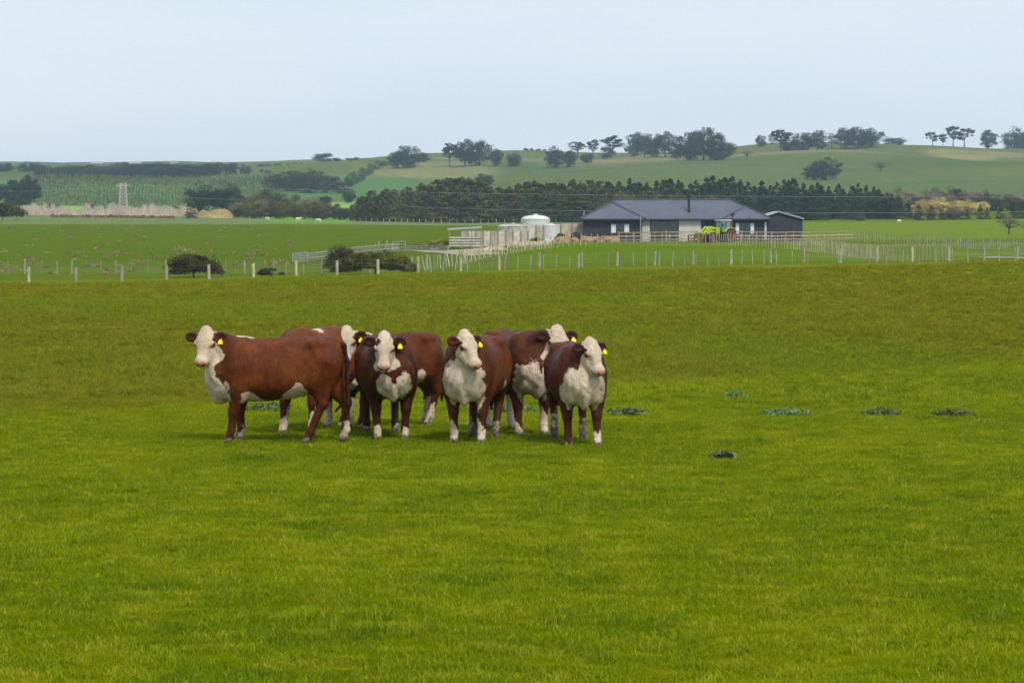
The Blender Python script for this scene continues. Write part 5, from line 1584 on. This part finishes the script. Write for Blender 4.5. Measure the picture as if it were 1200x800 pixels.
# low scrub on the skyline between tree groups
belt('dense', 'small dark scrub bush on the skyline between ridge tree groups', 'skyline scrub bushes on the ridge', [(612, 178), (625, 177), (640, 177.5)], 1840, 1880, 1, 6, M_DARKB, (1.1, 1.6), name='scrub_bush', minh=2.5)

# right side: gums, yellow willow, small conifers
belt('dense', 'mauve brown gum tree in the band at the foot of the right hill', 'gum trees at the foot of the right hill',
     [(1030, 226), (1049, 215), (1062, 222), (1085, 217), (1109, 212), (1130, 216), (1145, 220), (1165, 221), (1185, 224), (1215, 221)], 800, 850, 2, 13, M_MAUVE, (.9, 1.2), mats=[M_MAUVE, M_MAUVE, M_OLIVE, M_DARKB], bark=M_BARKP, name='gum_tree')
belt('dense', 'yellow willow thicket tree at the foot of the right hill', 'yellow willows at the foot of the right hill', [(1072, 235), (1090, 230), (1115, 229), (1135, 232), (1156, 240)], 760, 785, 2, 9, M_YELLOW, (1.1, 1.3), name='willow_tree')
for i, (px, t, wd) in enumerate(((1076, 240, 16), (1091, 241, 13), (1103, 245, 10), (1133, 246, 10), (1148, 240, 11), (1156, 244, 10), (1172, 240, 13), (1188, 236, 14), (1198, 235, 12))):
    tree_px('pine', ['dark conifer ending the pine belt on its right', 'first small dark conifer standing before the yellow willows', 'second thinner conifer standing before the yellow willows', 'small pointed conifer right of the brown bush',
            'tall thin conifer at the right of the yellow willows', 'conifer beside the tall thin one at the right', 'small conifer before the gum trees near the right edge', 'dark conifer next to last before the right edge', 'dark conifer at the right edge above the field'][i],
            px, 259.5, t, wd, (690, 760), M_PINE, 'small conifers before the willows', unit_w=.42, name='conifer_tree')
tree_px('dense', 'brownish purple bush between the small conifers', 1118, 259.5, 244, 30, (690, 760), M_DARKB, unit_w=1.0, name='bush', cat='bush')
tree_px('wispy', 'pale bare shrub on the field at the right edge', 1182, 276, 251, 34, (380, 470), M_BARE, name='bare_shrub', cat='shrub')
tree_px('wispy', 'second pale bare shrub cut by the right edge', 1203, 276, 256, 26, (380, 470), M_BARE, name='bare_shrub', cat='shrub')
tree_px('dense', 'low grey green willow bush right of the shed at the belt foot', 1008, 260, 250, 12, (690, 712), M_OLIVE, unit_w=1.0, name='bush', cat='bush')

# young plantation rows and reed bed (uncountable masses)
r = np.random.RandomState(7); VV, FF = [], []; bi = 0
for Y in np.linspace(1105, 1400, 11):
    for px in np.arange(35, 330 if Y > 1150 else 250, 4.1 * 1105 / Y):
        pxx = px + r.uniform(-.8, .8); q = gat(pxx, Y + r.uniform(-4, 4)); h = r.uniform(2.2, 3.6); n = 34
        t = r.uniform(0, 1, n); a = r.uniform(0, 6.28, n); rd = (1 - t * .8) * h * .30 * r.uniform(.3, 1, n)
        P_ = np.stack([np.cos(a) * rd, np.sin(a) * rd, t * h], 1) + np.array(q)
        v_, f_ = leaf_cloud(P_, .45, int(r.randint(1e6)), .3); VV.append(v_); FF.append(f_ + bi); bi += len(v_)
o = link('plantation', np_mesh('plantation', np.concatenate(VV), np.concatenate(FF), False), mat_leaf('plantation_leaf', (0.20, 0.225, 0.065), scale=.05, var=.25))
tag(o, 'rows of young green plantation trees below the left shelterbelt', 'trees', kind='stuff')

def reeds(label, px0, px1, y0, y1, n, h0, h1, mat, seed):
    r = np.random.RandomState(seed)
    px = r.uniform(px0, px1, n); Y = r.uniform(y0, y1, n); X = gxy(px, Y); Z = hgt(X, Y)
    clump = .65 + .35 * np.sin(px * .35 + np.sin(px * .11) * 3) * np.sin(px * .073 + 1)
    h = r.uniform(h0, h1, n) * clump; wd = r.uniform(.06, .16, n); ln = r.normal(size=n) * .12 * h
    V_ = np.stack([np.stack([X - wd, Y, Z], -1), np.stack([X + wd, Y, Z], -1), np.stack([X + wd * .4 + ln, Y, Z + h], -1), np.stack([X - wd * .4 + ln, Y + .1, Z + h], -1)], 1).reshape(-1, 3)
    o = link('reeds', np_mesh('reeds', V_, np.arange(n * 4).reshape(-1, 4), False), mat); return tag(o, label, 'reeds', kind='stuff')
M_REED = mat_leaf('reed', (0.85, 0.70, 0.54), scale=.3, var=.25, transl=.2)
M_REEDY = mat_leaf('reed_yellow', (0.60, 0.46, 0.24), scale=.3, var=.25, transl=.2)
reeds('pinkish tan reed and bare willow bed beyond the left field', 20, 226, 712, 800, 6500, .8, 3.6, M_REED, 61)
reeds('yellow tan reed patch below the dark spreading trees', 228, 272, 700, 715, 3500, 1.2, 2.4, M_REEDY, 62)
reeds('brown low rushes along the crest of the left field', 60, 205, 660, 712, 1300, .2, .6, mat_leaf('rush_brown', (0.16, 0.09, 0.05), scale=.3), 63)
for i, (px, wd, t, lab) in enumerate(((108, 16, 238, 'small round bush rising from the middle of the reed bed'), (124, 9, 240, 'small bush left of the pylon foot'), (160, 12, 240, 'dark bush right of the pylon foot'),
        (168, 9, 239, 'small dark bush second right of the pylon foot'), (60, 20, 238, 'grey green bush in the left of the reed bed'), (205, 11, 240, 'small bush left of the dark spreading trees'))):
    tree_px('dense', lab, px, 247, t, wd, (840, 900), M_OLIVE, 'bushes in the reed bed', unit_w=1.0, name='bush', cat='bush')

# ------------------------------------------------------------------ pylon and power lines
M_PYL = mat_plain('pylon_steel', (0.45, 0.44, 0.42), 0.6, .1, metal=.2)
q = gat(145, 800); py_h = (float(pz(215, 800)) - q.z)
pyl = empty('pylon', q, 0, 'pale lattice pylon rising from the reed bed at the left', 'pylon')
m_ = MB(); hb_, ht_ = 1.2, .75
lv = 7
def cor(k, i):
    t = k / lv; s_ = hb_ + (ht_ - hb_) * t; return Vector(((1, 1, -1, -1)[i] * s_, (1, -1, -1, 1)[i] * s_, py_h * t))
for k in range(lv):
    for i in range(4):
        m_.tube(cor(k, i), cor(k + 1, i), .11, None, 5); m_.tube(cor(k, i), cor(k + 1, (i + 1) % 4), .065, None, 4); m_.tube(cor(k, (i + 1) % 4), cor(k + 1, i), .065, None, 4)
        m_.tube(cor(k + 1, i), cor(k + 1, (i + 1) % 4), .065, None, 4)
m_.build('lattice', M_PYL, pyl)
m_ = MB(); m_.tube((-2.0, 0, py_h * .93), (2.0, 0, py_h * .93), .10); m_.build('cross_arm', M_PYL, pyl)
M_CABLE = mat_plain('cable', (0.30, 0.30, 0.31), 0.6, .05)
def cable(label, a, b_, sag, rad=.035):
    m_ = MB(); P_ = [a.lerp(b_, t) - Vector((0, 0, sag * 4 * t * (1 - t))) for t in np.linspace(0, 1, 25)]; P_ = [p_ - a for p_ in P_]
    m_.path(P_, rad, 4); o = m_.build('power_cable', M_CABLE); o.location = a; tag(o, label, 'cable', 'power cables across the valley')
arm = q + Vector((0, 0, py_h * .93))
# the next poles of the line stand outside the frame on the right
def pole(px, Y, top, label):
    g = gat(px, Y); root = empty('power_pole', g, 0, label, 'pole', 'power poles')
    h = float(pz(top, Y)) - g.z
    m_ = MB(); m_.tube((0, 0, -.5), (0, 0, h), .22, .16); m_.build('shaft', M_BARK, root)
    m_ = MB(); m_.box((0, 0, h - .6), (2.6, .14, .16)); m_.build('cross_arm', M_BARK, root)
    return Vector((g.x, g.y, g.z + h - .6))
p1 = pole(1290, 560, 228, 'tall dark power pole beyond the right edge of the photo')
cable('upper power cable crossing in front of the conifer belt', arm + Vector((1.9, 0, .2)), p1 + Vector((-1.2, 0, .12)), 1.0)
cable('lower power cable crossing in front of the conifer belt', arm + Vector((-1.9, 0, -2.2)), p1 + Vector((1.2, 0, -2.6)), 2.2)
p0 = pole(-60, 820, 221, 'power pole beyond the left edge of the photo')
cable('short power cable from the pylon to the left edge', p0, arm + Vector((0, 0, 0)), .8)

# ------------------------------------------------------------------ sheep and far buildings
def sheep_mesh():
    F_ = Field((-.75, -.4, -.02), (.95, .4, 1.0), .035)
    F_.ell((0, 0, .58), (.52, .26, .27), k=.05); F_.cone((.4, 0, .68), (.62, 0, .82), .14, .10, .08); F_.ell((.72, 0, .80), (.14, .07, .08), k=.04)
    for x_ in (.32, -.34):
        for y_ in (.14, -.14): F_.cone((x_, y_, .45), (x_, y_, .0), .07, .035, .05)
    V_, Q_ = surface_nets(F_.F, F_.lo, F_.h); return np_mesh('sheep', V_, Q_)
sm = sheep_mesh(); sm.materials.append(mat_plain('fleece', (0.62, 0.56, 0.44), .95, .1, 8))
for px, py, rz, sc_, lab in ((314, 258.5, 2.8, .9, 'pale sheep, leftmost of the three below the olive trees'), (349.5, 259.8, .2, 1.15, 'pale sheep, largest of the three below the olive trees'),
                        (374, 260.8, 3.0, 1.0, 'pale sheep, rightmost of the three, nearest the conifer belt'), (1053, 261.5, .4, .8, 'single tiny sheep on the right field below the pines')):
    q = gp(px, py, 590, 700); o = bpy.data.objects.new('sheep', sm); COL.objects.link(o); o.location = q; o.rotation_euler = (0, 0, rz); o.scale = (sc_,) * 3
    tag(o, lab, 'sheep', 'sheep on the far fields')

M_FARW = mat_plain('far_wall', (0.30, 0.28, 0.26), .8, .1); M_FARR = mat_plain('far_roof', (0.27, 0.24, 0.22), .7, .1)
for px, wpx, lab in ((115, 13, 'pale far farmhouse with a peach roof above the left shelterbelt'), (158, 15, 'long greyish far farm shed above the left shelterbelt'), (205, 9, 'small pinkish far building above the right of the shelterbelt')):
    Y = 1700; q = gat(px, Y); W = wpx * Y / FPX; top = float(pz(189.6, Y)) - q.z
    root = empty('farm_building', q, 0, lab, 'building', 'far buildings on the left skyline')
    m_ = MB(); m_.box((0, 0, (top - 1.4) / 2), (W, 7, top - 1.4)); m_.build('wall', M_FARW, root)
    m_ = MB(); m_.prism([(-4, top - 1.39), (4, top - 1.39), (0, top)], 'x', -W / 2 - .4, W / 2 + .4); m_.build('roof', M_FARR, root)
